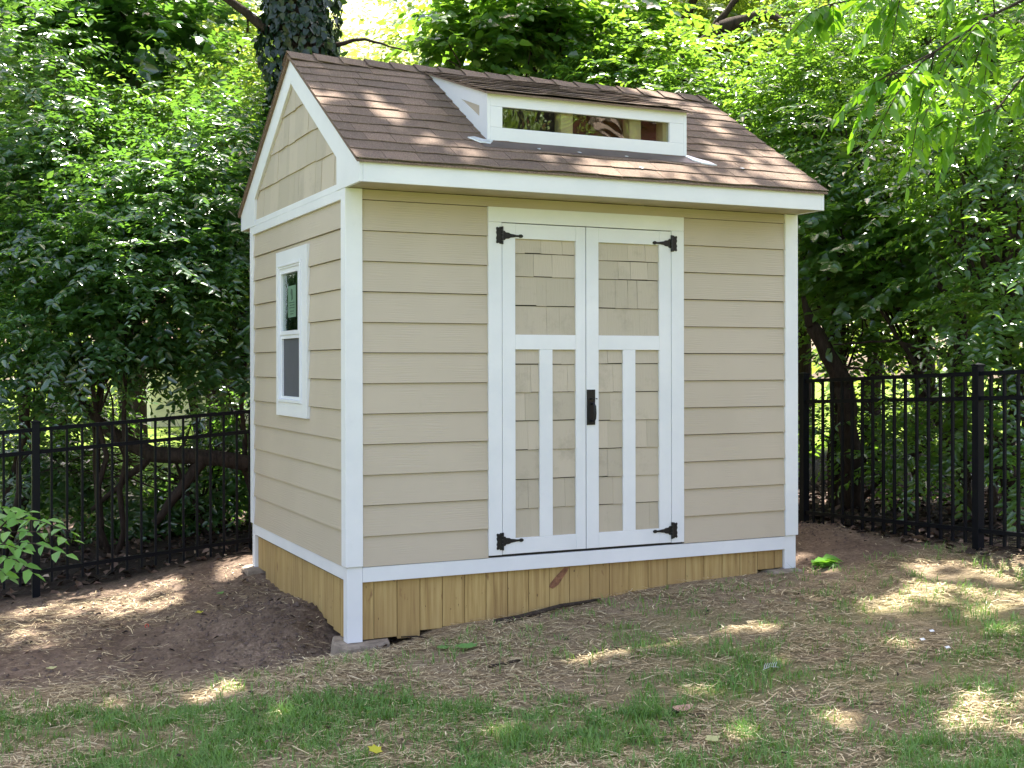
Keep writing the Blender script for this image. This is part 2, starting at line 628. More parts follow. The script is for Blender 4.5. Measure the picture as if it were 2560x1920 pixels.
def straw_edge(x):
    """y of the edge between bare dirt (behind) and strawed lawn (in front)"""
    return np.interp(x, [-4, -1.83, -.9, -.3, 0, .3, .5], [.9, .32, .02, -.12, -.22, -.2, .1])


def gz(x, y, rough=True):
    x = np.atleast_1d(np.asarray(x, float)); y = np.atleast_1d(np.asarray(y, float))
    xx = np.clip(x, -8, 10); yy = np.clip(y, -8, 14)
    out = np.empty_like(x)
    for i in range(0, len(x), 20000):
        s = slice(i, i + 20000)
        d2 = (xx[s, None] - CP[None, :, 0]) ** 2 + (yy[s, None] - CP[None, :, 1]) ** 2
        out[s] = tps(d2) @ _W[:_n] + _W[_n] + _W[_n + 1] * xx[s] + _W[_n + 2] * yy[s]
    out += .10 * np.exp(-((x - 3.95) ** 2 / .10 + (y - .75) ** 2 / .25))
    if rough:
        near = np.exp(-((x - .8) ** 2 + (y + .5) ** 2) / 60)
        dirt = sstep(-.1, .3, y - straw_edge(x)) * (x < .6) + .3
        inshed = (x > .05) & (x < 3.2) & (y > -.05) & (y < 2.3)
        a = near * np.where(inshed, 0, 1)
        out += a * (.010 * vnoise(x, y, 2.3) + dirt * (1 + .8 * np.exp(-((x + .2) ** 2 + (y - .5) ** 2) / .3)) * (.012 * vnoise(x, y, 7) + .009 * vnoise(x, y, 19) + .005 * vnoise(x, y, 41)))
    return out


# ------------------------------------------------------------------ ground
def axis_pts(lo, hi, step, far):
    a = list(np.arange(lo, hi, step))
    s = step; x = hi
    R_ = []
    while x < far:
        R_.append(x); s *= 1.18; x += s
    s = step; x = lo - step * 1.18
    L_ = []
    while x > -far:
        L_.append(x); s *= 1.18; x -= s
    return np.array(L_[::-1] + a + R_)


gx = axis_pts(-3.0, 5.0, .032, 120); gy = axis_pts(-3.6, 4.0, .032, 120)
GX, GY = np.meshgrid(gx, gy, indexing='ij')
GZ = gz(GX.ravel(), GY.ravel())
nx_, ny_ = len(gx), len(gy)
ii = np.arange((nx_ - 1) * (ny_ - 1)); a_ = ii // (ny_ - 1) * ny_ + ii % (ny_ - 1)
GF = np.c_[a_, a_ + ny_, a_ + ny_ + 1, a_ + 1]
ground = np_mesh('ground', np.c_[GX.ravel(), GY.ravel(), GZ], GF, M['ground'], smooth=True)
tag(ground, None, kind='structure')
X_, Y_ = GX.ravel(), GY.ravel()
straw_m = 1 - sstep(-.12, .12, (Y_ - straw_edge(X_)) + .08 * vnoise(X_, Y_, 6))
straw_m = np.where(X_ > .5, 1 - sstep(-.1, .5, (Y_ - .35) + .2 * vnoise(X_, Y_, 3)), straw_m)
straw_m = np.where(X_ > 3.15, 1 - sstep(-.45, -.1, Y_ + .15 * vnoise(X_, Y_, 4)), straw_m)
back = np.maximum(sstep(-.15, .2, Y_ - (3.1 + .08 * X_)), sstep(4.15, 4.4, X_))
lawn_m = sstep(9.5, 12, Y_ - .25 * X_ + 1.0 * vnoise(X_, Y_, .5))
lawn_m = np.maximum(lawn_m, sstep(-8, -10, Y_))
gpat_ = vnoise(X_, Y_, 1.7) + .8 * vnoise(X_, Y_, 4.1)
gm_ = np.maximum(sstep(.25, -.45, Y_ + 1.1 + .62 * X_), sstep(1.3, 2.6, X_ - .5 * Y_) * sstep(-.6, -1.1, Y_ + .25 * (X_ - 3)))
lawn_m = np.maximum(lawn_m, np.clip(.30 + .25 * gpat_, 0, .5) * gm_)
ca = ground.data.color_attributes.new('cover', 'FLOAT_COLOR', 'POINT')
ca.data.foreach_set('color', np.c_[straw_m * (1 - back), back, lawn_m, np.ones_like(back)].astype(np.float32).ravel())

# ------------------------------------------------------------------ shed
W_, D_, ZS = 3.223, 2.339, 2.188
shed = empty('garden_shed', (1.61, 1.17, -.45),
             'tan garden shed with white trim, double doors, brown shingle roof and low window dormer', 'shed')


def zroof(y):
    y = min(y, D_ - y)
    return 2.316 + .619 * (y + .274)


S7 = .1778
# sheathing shell, its near-black colour standing in for interior darkness
b = MB()
b.box(.03, W_ - .03, .028, .045, -.1, 2.186)
b.box(.03, W_ - .03, D_ - .045, D_ - .028, -.1, 2.186)
b.box(W_ - .045, W_ - .028, .046, D_ - .046, -.1, 2.186)
for (y0, y1, z0, z1) in ((.046, .93, -.1, 2.186), (1.48, D_ - .046, -.1, 2.186), (.93, 1.48, -.1, .93), (.93, 1.48, 1.83, 2.186)):
    b.box(.028, .045, y0, y1, z0, z1)
b.prism([(.05, 2.19), (D_ - .05, 2.19), (1.17, 3.13)], 'x', .028, .045)
b.prism([(.05, 2.19), (D_ - .05, 2.19), (1.17, 3.13)], 'x', W_ - .045, W_ - .028)
b.box(.05, W_ - .05, .05, D_ - .05, -.12, -.10)
b.build('wall_sheathing', M['dark'], shed)


def lap_front(x0, x1, name, zmin=None):
    q = MB()
    for k in range(13):
        z0 = -.009 + k * S7 + (0.0 if k else .0); z1 = min(z0 + S7 - .0036, 2.184)  # board stops short; the dark shell in the slit stands in for lap shadow
        dz = rnd.uniform(-.0012, .0012)
        y0 = .006; y1 = .0195
        if z1 - z0 < .02 or (zmin is not None and z1 < zmin): continue
        if zmin is not None: z0 = max(z0, zmin)
        q.prism([(y0, z0 + dz), (.0275, z0 + dz), (.0275, z1), (y1, z1)], 'x', x0, x1)
    return q.build(name, M['siding'], shed)


lap_front(.1052, .9025, 'front_siding')
lap_front(2.3015, W_ - .1052, 'front_siding')
lap_front(.9027, 2.3013, 'front_siding', 2.1235)
q = MB()
for k in range(12):
    z0 = .0199 + k * .1766 - (.03 if k == 0 else 0); z1 = min(z0 + .1766 - .0036 + (.03 if k == 0 else 0), 2.125)  # same dark slit in place of the contact shadow under each lap
    segs = [(.0855, D_ - .0855, z0, z1)]
    if z1 > .83 and z0 < 1.925:
        segs = [(.0855, .795, z0, z1), (1.55, D_ - .0855, z0, z1)]
        if z0 < .83: segs.append((.795, 1.55, z0, .83))
        if z1 > 1.925: segs.append((.795, 1.55, 1.925, z1))
    for (a, c, za, zb) in segs:
        xa = .006 + .0135 * (za - z0) / (z1 - z0); xb = .006 + .0135 * (zb - z0) / (z1 - z0)
        q.prism([(xa, za), (.0275, za), (.0275, zb), (xb, zb)], 'y', a, c)
q.build('side_siding', M['siding'], shed)
q = MB()
for k in range(12):
    z0 = -.009 + k * S7; z1 = z0 + S7
    q.prism([(W_ - .0095, z0), (W_ - .0275, z0), (W_ - .0275, z1), (W_ - .0195, z1)], 'y', .0855, D_ - .0855)
    q.prism([(D_ - .0095, z0), (D_ - .0275, z0), (D_ - .0275, z1), (D_ - .0195, z1)], 'x', .1052, W_ - .1052)
q.build('rear_siding', M['siding'], shed)

# corner posts
for (x0, x1, y0, y1, zb) in ((0, .105, 0, .085, -.446), (W_ - .105, W_, 0, .085, -.234), (0, .105, D_ - .085, D_, -.330), (W_ - .105, W_, D_ - .085, D_, -.23)):
    p = MB().box(x0, x1, y0, y1, -.006, 2.1845).build('corner_post', M['white'], shed, .0025)
    e0 = .012 if x0 == 0 else .0; e1 = 0 if x0 == 0 else .012
    f0 = .012 if y0 == 0 else 0; f1 = 0 if y0 == 0 else .012
    MB().box(x0 + e0, x1 - e1, y0 + f0, y1 - f1, zb, -.0065).build('post_base', M['white'], p, .0025)

# base trim
MB().box(.1055, W_ - .1055, .010, .032, -.100, -.0125).build('base_trim', M['white'], shed, .002)
MB().box(.011, .033, .0855, D_ - .0855, -.088, -.0105).build('base_trim', M['white'], shed, .002)

# skirting boards (front)
q = MB()
xs = [.106, .182] + [.182 + .1435 * i for i in range(1, 21)] + [W_ - .106]
bz_x = [.1, .32, .33, .46, .47, .61, .76, .96, 1.2, 1.33, 1.47, 1.62, 1.76, 1.91, 2.06, 2.21, 2.35, 2.63, 2.94, 2.97, 3.2]
bz_z = [-.435, -.436, -.447, -.447, -.418, -.405, -.396, -.396, -.372, -.36, -.345, -.337, -.322, -.303, -.288, -.273, -.268, -.262, -.25, -.226, -.226]
for i in range(len(xs) - 1):
    if xs[i + 1] - xs[i] < .01: continue
    mid = (xs[i] + xs[i + 1]) / 2
    zb = float(np.interp(mid, bz_x, bz_z)) - rnd.uniform(0, .006)
    yy = .034 + rnd.uniform(0, .003)
    q.box(xs[i] + .0018, xs[i + 1] - .0018, yy, yy + .015, zb, -.098)
q.build('front_skirting', M['pine'], shed, .001)
# knot where the face has split off
q = MB()
q.add([(1.327, .0325, -.224), (1.352, .0318, -.236), (1.39, .0318, -.215), (1.455, .0325, -.135), (1.466, .0325, -.112), (1.435, .0325, -.108), (1.38, .0325, -.155), (1.335, .0325, -.20)],
      [(0, 1, 2, 3, 4, 5, 6, 7)])
q.build('split_knot', m_plain('red_heartwood', (.22, .10, .05), .85, var=.4, scale=30, bump=.9, bscale=50, bdist=.01), shed)
q = MB()
ys = [.0855]
while ys[-1] < D_ - .23:
    ys.append(ys[-1] + rnd.choice([.12, .135, .143, .143]))
ys.append(D_ - .0855)
for i in range(len(ys) - 1):
    mid = (ys[i] + ys[i + 1]) / 2
    zb = float(np.interp(mid, [.08, .15, .29, .43, .58, .73, .97, 1.25, 1.6, 1.8, 2.05, 2.1, 2.3],
                         [-.44, -.435, -.43, -.417, -.39, -.365, -.372, -.382, -.40, -.402, -.39, -.33, -.33])) - rnd.uniform(0, .008)
    xx = .036 + rnd.uniform(0, .003)
    q.box(xx, xx + .015, ys[i] + .0012, ys[i + 1] - .0012, zb, -.086)
q.build('side_skirting', M['pine'], shed, .001)
q = MB().box(W_ - .05, W_ - .036, .0855, D_ - .0855, -.3, -.0105).box(.106, W_ - .106, D_ - .05, D_ - .036, -.4, -.0105)
q.build('rear_skirting', M['pine'], shed)
MB().box(W_ - .033, W_ - .011, .0855, D_ - .0855, -.088, -.0105).build('base_trim', M['white'], shed)

# door casing
casing = MB().box(.903, .9925, 0, .026, .003, 2.031).box(2.2065, 2.301, 0, .026, .002, 2.031).box(.903, 2.301, -.0008, .026, 2.0315, 2.123)
casing.build('door_casing', M['white'], shed, .002)
MB().box(.9, 2.3, .0282, .0295, -.012, .03).build('door_gap_strip', M['dark'], shed)  # thin dark strip behind the black gap below the doors


def shakes_front(pb, x0, x1, lines, y=.013, seam=None):
    """courses of cedar shakes between the z lines (top first)"""
    for j in range(len(lines) - 1):
        zt, zb = lines[j], lines[j + 1]
        x = x0
        xs_ = [x0]
        while True:
            x += rnd.choice([.07, .09, .11, .13, .15])
            if x > x1 - .05: break
            xs_.append(x)
        xs_.append(x1)
        dy0 = 0
        for i in range(len(xs_) - 1):
            a, c = xs_[i], xs_[i + 1]
            last = j == len(lines) - 2
            dz = rnd.uniform(-.003, .003) if not last else 0
            dz2 = dz + (rnd.uniform(-.002, .002) if not last else 0)
            yb = y - rnd.uniform(0, .0012)
            yt = y + .007
            g0 = rnd.choice([.0004, .0012, .0018]) if i else 0
            gp = .0042 if j else 0
            za, zc = zb + dz, zb + dz2
            pb.add([(a + g0, yb, za), (c, yb, zc), (c - g0, yt, zt - gp), (a + g0, yt, zt - gp),
                    (a + g0, yb + .010, za), (c, yb + .010, zc), (c - g0, yt + .004, zt - gp), (a + g0, yt + .004, zt - gp)],
                   [(0, 1, 2, 3), (7, 6, 5, 4), (0, 4, 5, 1), (3, 2, 6, 7), (0, 3, 7, 4), (1, 5, 6, 2)])
    return pb


LOWL = [1.2555, 1.167, .996, .818, .64, .458, .279, .1005]
LOWR = [1.2555, 1.170, .990, .810, .632, .453, .276, .1005]


def door(x0, x1, s0, s1, m0, m1, upper, low):
    h = .0015
    fr = MB()
    fr.box(x0, s0, .003, .024, .0045, 2.027)
    fr.box(s1, x1, .003, .024, .0045, 2.027)
    fr.box(s0 + h * .3, s1 - h * .3, .0036, .024, 1.936, 2.0265)
    fr.box(s0 + h * .3, s1 - h * .3, .0036, .024, 1.256, 1.347)
    fr.box(s0 + h * .3, s1 - h * .3, .0036, .024, .005, .1)
    fr.box(m0, m1, .0044, .024, .1005, 1.2555)
    d = fr.build('door', M['white'], shed, .0016)
    for (a, c, ln) in ((s0, s1, upper), (s0, m0, low), (m1, s1, low)):
        shakes_front(MB(), a, c, ln).build('shingle_panel', M['shake'], d)
        MB().box(a, c, .0245, .0255, ln[-1], ln[0]).build('panel_backing', M['dark'], d)  # dark sheet behind the slits, standing in for shade between shingle courses
    return d


dl = door(.9965, 1.572, 1.084, 1.504, 1.251, 1.340, [1.9355, 1.85, 1.708, 1.527, 1.3475], LOWL)
dr = door(1.5775, 2.2035, 1.666, 2.115, 1.845, 1.936, [1.9355, 1.825, 1.707, 1.523, 1.3475], LOWR)


def hinge(px, zc, sgn, par):
    """px = pin x; sgn +1: strap to the right"""
    q = MB()
    pl = [(-.006, -.052), (-.018, -.052), (-.022, -.046), (-.036, -.050), (-.042, -.044), (-.038, -.028), (-.042, -.018), (-.036, 0),
          (-.042, .018), (-.038, .028), (-.042, .044), (-.036, .050), (-.022, .046), (-.018, .052), (-.006, .052)]
    q.prism([(px + sgn * a, zc + c) for a, c in pl], 'y', -.0045, -.001)
    st = [(.006, -.030), (.018, -.028), (.024, -.020), (.046, -.018), (.056, -.012), (.075, -.010), (.095, -.0065), (.112, -.006), (.118, -.010), (.130, -.011), (.139, -.006),
          (.142, 0)]
    st = st + [(a, -c) for a, c in st[::-1][1:]]
    q.prism([(px + sgn * a, zc + c) for a, c in st], 'y', -.0015, .0028)
    for k in range(5):
        z0 = zc - .054 + k * .0217
        q.tube([(px, -.005, z0), (px, -.005, z0 + .0205)], [.0065, .0065], 10)
    for (a, c) in ((-.026, -.036), (-.026, .036), (-.026, .0), (.03, .0), (.065, 0), (.13, 0)):
        yb = -.0045 if a < 0 else -.0015
        q.tube([(px + sgn * a, yb, zc + c), (px + sgn * a, yb - .0018, zc + c)], [.0042, .0030], 8)
    o = q.build('hinge', M['black'], par)
    return o


hinge(.9945, 1.951, 1, dl); hinge(.9945, .086, 1, dl)
hinge(2.205, 1.949, -1, dr); hinge(2.205, .083, -1, dr)
q = MB()
q.box(1.579, 1.638, -.0025, .003, .783, 1.005)
q.tube([(1.614, -.002, .915), (1.614, -.028, .920), (1.616, -.038, .900), (1.616, -.040, .86), (1.616, -.038, .825), (1.614, -.028, .805), (1.614, -.002, .808)],
       [.009, .008, .0085, .010, .0085, .008, .009], 8)
q.box(1.603, 1.622, -.030, -.0025, .944, .952)
q.tube([(1.640, -.004, .948), (1.650, -.010, .946)], [.004, .003], 6)
for z in (.795, .992):
    q.tube([(1.608, -.0025, z), (1.608, -.005, z)], [.005, .004], 8)
q.build('door_handle', M['black'], dr, .001)

# side window
win = MB()
win.box(-.005, .021, .7905, .9165, .822, 1.931).box(-.005, .021, 1.4965, 1.5545, .822, 1.931)
win.box(-.0046, .021, .917, 1.496, 1.843, 1.931).box(-.0046, .021, .917, 1.496, .822, .9135)
window = win.build('side_window', M['white'], shed, .002)
f = MB()
y0, y1, z0, z1 = .9185, 1.4945, .9150, 1.8420


def ring(f, y0, y1, z0, z1, wl, wr, wb, wt, xa, xb):
    f.box(xa, xb, y0, y0 + wl, z0, z1).box(xa, xb, y1 - wr, y1, z0, z1)
    f.box(xa, xb, y0 + wl, y1 - wr, z0, z0 + wb).box(xa, xb, y0 + wl, y1 - wr, z1 - wt, z1)


ring(f, y0, y1, z0, z1, .022, .022, .018, .016, -.013, .03)
ring(f, y0 + .0225, y1 - .0225, z0 + .0185, z1 - .0165, .020, .006, .002, .014, -.006, .03)
ring(f, y0 + .043, y1 - .029, 1.365, z1 - .031, .058, .022, .028, .034, .000, .03)
ring(f, y0 + .043, y1 - .029, z0 + .021, 1.364, .050, .022, .018, .024, .006, .03)
f.build('window_frame', M['vinyl'], window, .002)
MB().box(.016, .019, .99, 1.46, 1.36, 1.80).build('pane', m_glass('window_glass', (.75, .85, .8), .32, .12, .01, 9), window)
MB().box(.020, .0205, .99, 1.46, .94, 1.355).build('insect_screen', M['screen'], window)
MB().box(.0152, .0160, 1.118, 1.312, 1.481, 1.691).build('sticker', M['sticker'], window)
q = MB()
r2 = random.Random(3)
q.prism([(1.19, 1.60), (1.20, 1.665), (1.235, 1.672), (1.245, 1.64), (1.225, 1.62), (1.23, 1.59)], 'x', .0144, .0150)
for (ya, yb, z) in ((1.15, 1.285, 1.575), (1.15, 1.27, 1.558), (1.15, 1.285, 1.541), (1.17, 1.26, 1.518), (1.18, 1.25, 1.500)):
    y = ya
    while y < yb:
        l = r2.uniform(.008, .02)
        q.box(.0144, .0150, y, min(y + l, yb), z, z + .007); y += l + .006
q.build('sticker_print', M['ink'], window)
q = MB()
q.box(.0218, .0228, 1.13, 1.15, .96, 1.35)
q.build('inner_track', M['vinyl'], window)

# gable shakes
g = MB()
gl = [(2.215, 2.437), (2.430, 2.642), (2.635, 2.848), (2.840, 3.16)]
for j, (zb, zt) in enumerate(gl):
    y = .05
    while y < D_ - .05:
        wdt = rnd.choice([.07, .1, .13, .16, .2, .22])
        yb = min(y + wdt, D_ - .05)
        dz = rnd.uniform(-.004, .004) if j else 0
        top = [(c, min(zt, zroof(c) - .05)) for c in (y + .001, yb)]
        if y < 1.17 < yb:
            top.insert(1, (1.17, min(zt, zroof(1.17) - .05)))
        if min(t[1] for t in top) > zb + .01:
            xo = .0095 + rnd.uniform(-.002, .002)
            pts = [(y + .001, zb + dz)] + top + [(yb, zb + dz)]
            n = len(pts)
            A = [(xo if p[1] < zb + .02 else xo + .010, p[0], p[1]) for p in pts]
            Bk = [(.0278, p[0], p[1]) for p in pts]
            g.add(A + Bk, [tuple(range(n)), tuple(range(2 * n - 1, n - 1, -1))] + [(i, n + i, n + (i + 1) % n, (i + 1) % n) for i in range(n)])
        y = yb
g.build('gable_shingles', M['shake'], shed)
# frieze
MB().box(.0005, .027, .0855, D_ - .0855, 2.1255, 2.1838).box(.0005, .027, .1575, D_ - .1575, 2.1840, 2.224).build('frieze_board', M['white'], shed, .002)


def rake(xa, xb):
    for s in (0, 1):
        pts = [(-.274, 2.184), (.157, 2.184), (.157, 2.379), (1.1695, 3.020), (1.1695, 3.190), (-.274, 2.3135)]
        if s: pts = [(D_ - a, c) for a, c in pts]
        MB().prism(pts, 'x', xa, xb).build('rake_board', M['white'], shed, .002)


rake(-.003, .018); rake(W_ - .018, W_ + .003)
MB().box(.0185, W_ - .0185, -.274, -.254, 2.184, 2.3135).build('fascia', M['white'], shed, .002)
MB().box(.0185, W_ - .0185, D_ + .254, D_ + .274, 2.184, 2.3135).build('fascia', M['white'], shed, .002)
MB().box(.0185, W_ - .0185, -.2535, .027, 2.188, 2.197).build('soffit', M['soffit'], shed)
MB().box(.0185, W_ - .0185, D_ - .02, D_ + .2535, 2.188, 2.197).build('soffit', M['soffit'], shed)

# roof: deck + shingle courses
deck = MB()
for s in (0, 1):
    e = -.290
    pts = [(e, zroof(e) - .004), (1.17, zroof(1.17) - .004), (1.17, zroof(1.17) - .02), (e, zroof(e) - .016)]
    if s: pts = [(D_ - a, c) for a, c in pts]
    deck.prism(pts, 'x', -.022, W_ + .022)
roof = deck.build('roof', M['roof'], shed, label='brown asphalt shingle roof')


def course(q, ya, yb, zf, x0, x1, lift, flip=False, th=.004, amp=.0035):
    """one row of shingle tabs whose exposed edge lies at ya; zf(y)=surface height"""
    x = x0 - rnd.uniform(0, .2)
    ph = rnd.uniform(0, 6)
    while x < x1:
        wd = rnd.choice([.14, .17, .21, .25, .30, .33])
        a, c = max(x, x0), min(x + wd, x1)
        if c - a > .02:
            n = max(1, int((c - a) / .06))
            jl = rnd.uniform(-.0008, .0022)
            jy = rnd.uniform(-.003, .003)
            tops = []
            for k in range(n + 1):
                xx = a + .0012 + (c - a - .0024) * k / n
                wv = amp * math.sin(xx * 9 + ph) + amp * .6 * math.sin(xx * 23 + ph * 2)
                e = ya + jy + wv * .9
                lf = lift + jl + max(0, wv * .5)
                Y = (lambda v: D_ - v) if flip else (lambda v: v)
                tops += [(xx, Y(e), zf(e) + lf + th), (xx, Y(yb), zf(yb) + .0025), (xx, Y(e), zf(e) + lf), (xx, Y(yb), zf(yb) - .003)]
            fs = []
            for k in range(n):
                i = k * 4
                fs += [(i, i + 4, i + 5, i + 1), (i + 2, i + 6, i + 4, i), (i + 2, i + 3, i + 7, i + 6)]
            fs += [(0, 1, 3, 2), (n * 4, n * 4 + 2, n * 4 + 3, n * 4 + 1)]
            if flip: fs = [t[::-1] for t in fs]
            q.add(tops, fs)
        x += wd
    return q


zfn = lambda y: 2.316 + .619 * (y + .274)
q = MB()
for k in range(13):
    ya = -.293 + k * .1143
    if ya > 1.12: break
    course(q, ya, min(ya + .15, 1.168), zfn, -.027, W_ + .027, .0075)
    course(q, ya, min(ya + .15, 1.168), zfn, -.027, W_ + .027, .0075, True)
q.build('shingle_course', M['roof'], roof)
# ridge caps
q = MB()
x = -.030
while x < W_ + .02:
    x1 = min(x + .215, W_ + .032)
    hj = rnd.uniform(0, .003)
    for s in (1, -1):
        ysd = [1.17, 1.17 - s * .03, 1.17 - s * .115]
        zc = zroof(1.17)
        zt = [zc + .016, zc - .003, zroof(1.17 - .115) + .016]
        v = []
        for (yy, zz) in zip(ysd, zt):
            v += [(x, yy, zz + .010 + hj), (x1, yy, zz - .002)]
        v += [(a, bb, c - .004) for a, bb, c in v]
        fs = [(0, 2, 3, 1), (2, 4, 5, 3), (6, 7, 9, 8), (8, 9, 11, 10), (0, 6, 8, 2), (2, 8, 10, 4), (1, 3, 9, 7), (3, 5, 11, 9), (4, 10, 11, 5)]
        if s > 0: fs = [t[::-1] for t in fs]
        q.add(v, fs)
    x += .178
q.build('ridge_cap', M['roof'], roof)

# dormer
DX0, DX1, DY = .926, 2.367, .065
fr = MB()
fr.box(DX0 + .02, DX1 - .027, DY, DY + .02, 2.7485, 2.838)
fr.box(DX0 + .02, DX1 - .027, DY, DY + .02, 2.523, 2.6195)
fr.box(DX0 + .02, 1.028, DY + .0006, DY + .02, 2.620, 2.748)
fr.box(2.234, DX1 - .027, DY + .0006, DY + .02, 2.620, 2.748)
fr.box(DX1 - .0265, DX1, DY + .001, DY + .022, 2.525, 2.838)
dormer = fr.build('dormer', M['white'], shed, .0018, label='low white shed dormer with one long horizontal window')
zd = lambda y: 2.842 + .325 * (y - DY)
for (xa, xb) in ((DX0, DX0 + .0195), (DX1 - .018, DX1 - .001)):
    o3 = [(DY + (.0225 if xa > 1 else 0), zfn(DY) + .006), (DY + (.0225 if xa > 1 else 0), 2.838), (1.13, zd(1.13) - .006)]
    i3 = [(.187, 2.703), (.187, 2.771), (.48, 2.869)]
    c = MB()
    for i in range(3):
        j = (i + 1) % 3
        c.prism([o3[i], o3[j], i3[j], i3[i]], 'x', xa, xb)
    ck = c.build('dormer_cheek', M['white'], dormer)
    MB().prism(i3, 'x', xa + .007, xb - .004).build('cheek_inset', M['soffit'], ck) if False else None
    MB().prism([(.17, 2.69), (.17, 2.785), (.52, 2.885)], 'x', xa + .004, xa + .008).build('cheek_panel', M['siding'], dormer)
dk = MB()
dk.prism([(.035, zd(.035) - .004), (1.168, zd(1.168) - .004), (1.168, zd(1.168) - .016), (.035, zd(.035) - .016)], 'x', DX0 - .022, DX1 + .022)
k = 0
while True:
    ya = .032 + k * .128
    if ya > 1.05: break
    course(dk, ya, min(ya + .17, 1.16), zd, DX0 - .026, DX1 + .026, .009, th=.004, amp=.005)
    k += 1
dk.build('dormer_roof', M['roof'], dormer)
MB().box(1.02, 2.24, DY + .0205, DY + .0225, 2.61, 2.755).build('pane', m_glass('dormer_acrylic', (.8, .85, .8), .085, .16, .0, 2.6), dormer)
for xa in (1.445, 1.945, 2.198):
    MB().box(xa, xa + (.085 if xa < 2.1 else .04), DY + .026, DY + .11, 2.58, 2.80).build('dormer_stud', M['stud'], dormer)
MB().box(1.0, 2.3, .26, .27, 2.6, 2.87).box(.95, 2.34, DY + .03, .27, 2.52, 2.60).build('dormer_back', M['dark'], dormer)  # dark panels closing the recess, painted shade for the dormer's unlit inside
# flashing
q = MB()
ya, yb = -.035, DY + .004
q.add([(DX0 - .06, ya, zfn(ya) + .013), (DX1 + .05, ya, zfn(ya) + .013), (DX1 + .05, yb, zfn(yb) + .012), (DX0 - .06, yb, zfn(yb) + .012),
       (DX0 - .06, ya, zfn(ya) + .008), (DX1 + .05, ya, zfn(ya) + .008)], [(0, 1, 2, 3), (4, 5, 1, 0)])
q.build('flashing', M['flash'], dormer)
for (pts) in ([(.80, .075), (.86, .02), (.925, .012), (.96, .055), (.90, .062), (.85, .085)],
              [(2.345, .055), (2.37, .0), (2.44, -.035), (2.53, -.045), (2.50, -.005), (2.43, .03), (2.375, .07)]):
    q = MB()
    n = len(pts)
    q.add([(a, c, zfn(c) + .0165 + rnd.uniform(0, .003)) for a, c in pts] + [(a, c, zfn(c) + .010) for a, c in pts],
          [tuple(range(n))] + [(i, n + i, n + (i + 1) % n, (i + 1) % n) for i in range(n)])
    q.build('flashing_tape', M['tape'], dormer)
for (a, c) in ((1.24, -.012), (1.52, -.018), (1.86, -.02), (1.88, -.17), (2.72, -.06)):
    n = 7
    pts = [(a + rnd.uniform(.010, .022) * math.cos(t * 6.283 / n), c + rnd.uniform(.005, .012) * math.sin(t * 6.283 / n)) for t in range(n)]
    MB().add([(x_, y_, zfn(y_) + .0165) for x_, y_ in pts], [tuple(range(n))]).build('caulk_spot', M['tape'], dormer)



# ------------------------------------------------------------------ pavers under the posts
def paver(pts, zt, h, label):
    q = MB()
    n = len(pts)
    c = [sum(p[0] for p in pts) / n, sum(p[1] for p in pts) / n]
    z = lambda: rnd.uniform(-.006, .004)
    top = [(a + (c[0] - a) * .06, d + (c[1] - d) * .06, zt + z()) for a, d in pts]
    mid = [(a, d, zt - .012 + z()) for a, d in pts]
    bot = [(a + rnd.uniform(-.01, .01), d, zt - h) for a, d in pts]
    q.add(top + mid + bot + [(c[0], c[1], zt)], [(i, (i + 1) % n, 3 * n) for i in range(n)] +
          [(n + i, n + (i + 1) % n, (i + 1) % n, i) for i in range(n)] + [(2 * n + i, 2 * n + (i + 1) % n, n + (i + 1) % n, n + i) for i in range(n)])
    o = q.build('paver', M['concrete'])
    tag(o, label, 'paver', 'concrete pavers under the shed corners')


paver([(-.035, -.01), (-.015, -.075), (.06, -.095), (.16, -.07), (.26, -.02), (.30, .12), (.25, .26), (.0, .26), (-.05, .12)], -.447, .09,
      'round-edged concrete paver under the near white corner post')
paver([(2.98, -.05), (3.22, -.05), (3.24, .16), (3.1, .2), (2.97, .16)], -.2355, .06, 'grey concrete paver under the right front corner post')
paver([(-.06, 2.16), (.14, 2.13), (.16, 2.38), (-.02, 2.42), (-.08, 2.3)], -.3315, .07, 'concrete paver under the rear left corner post')


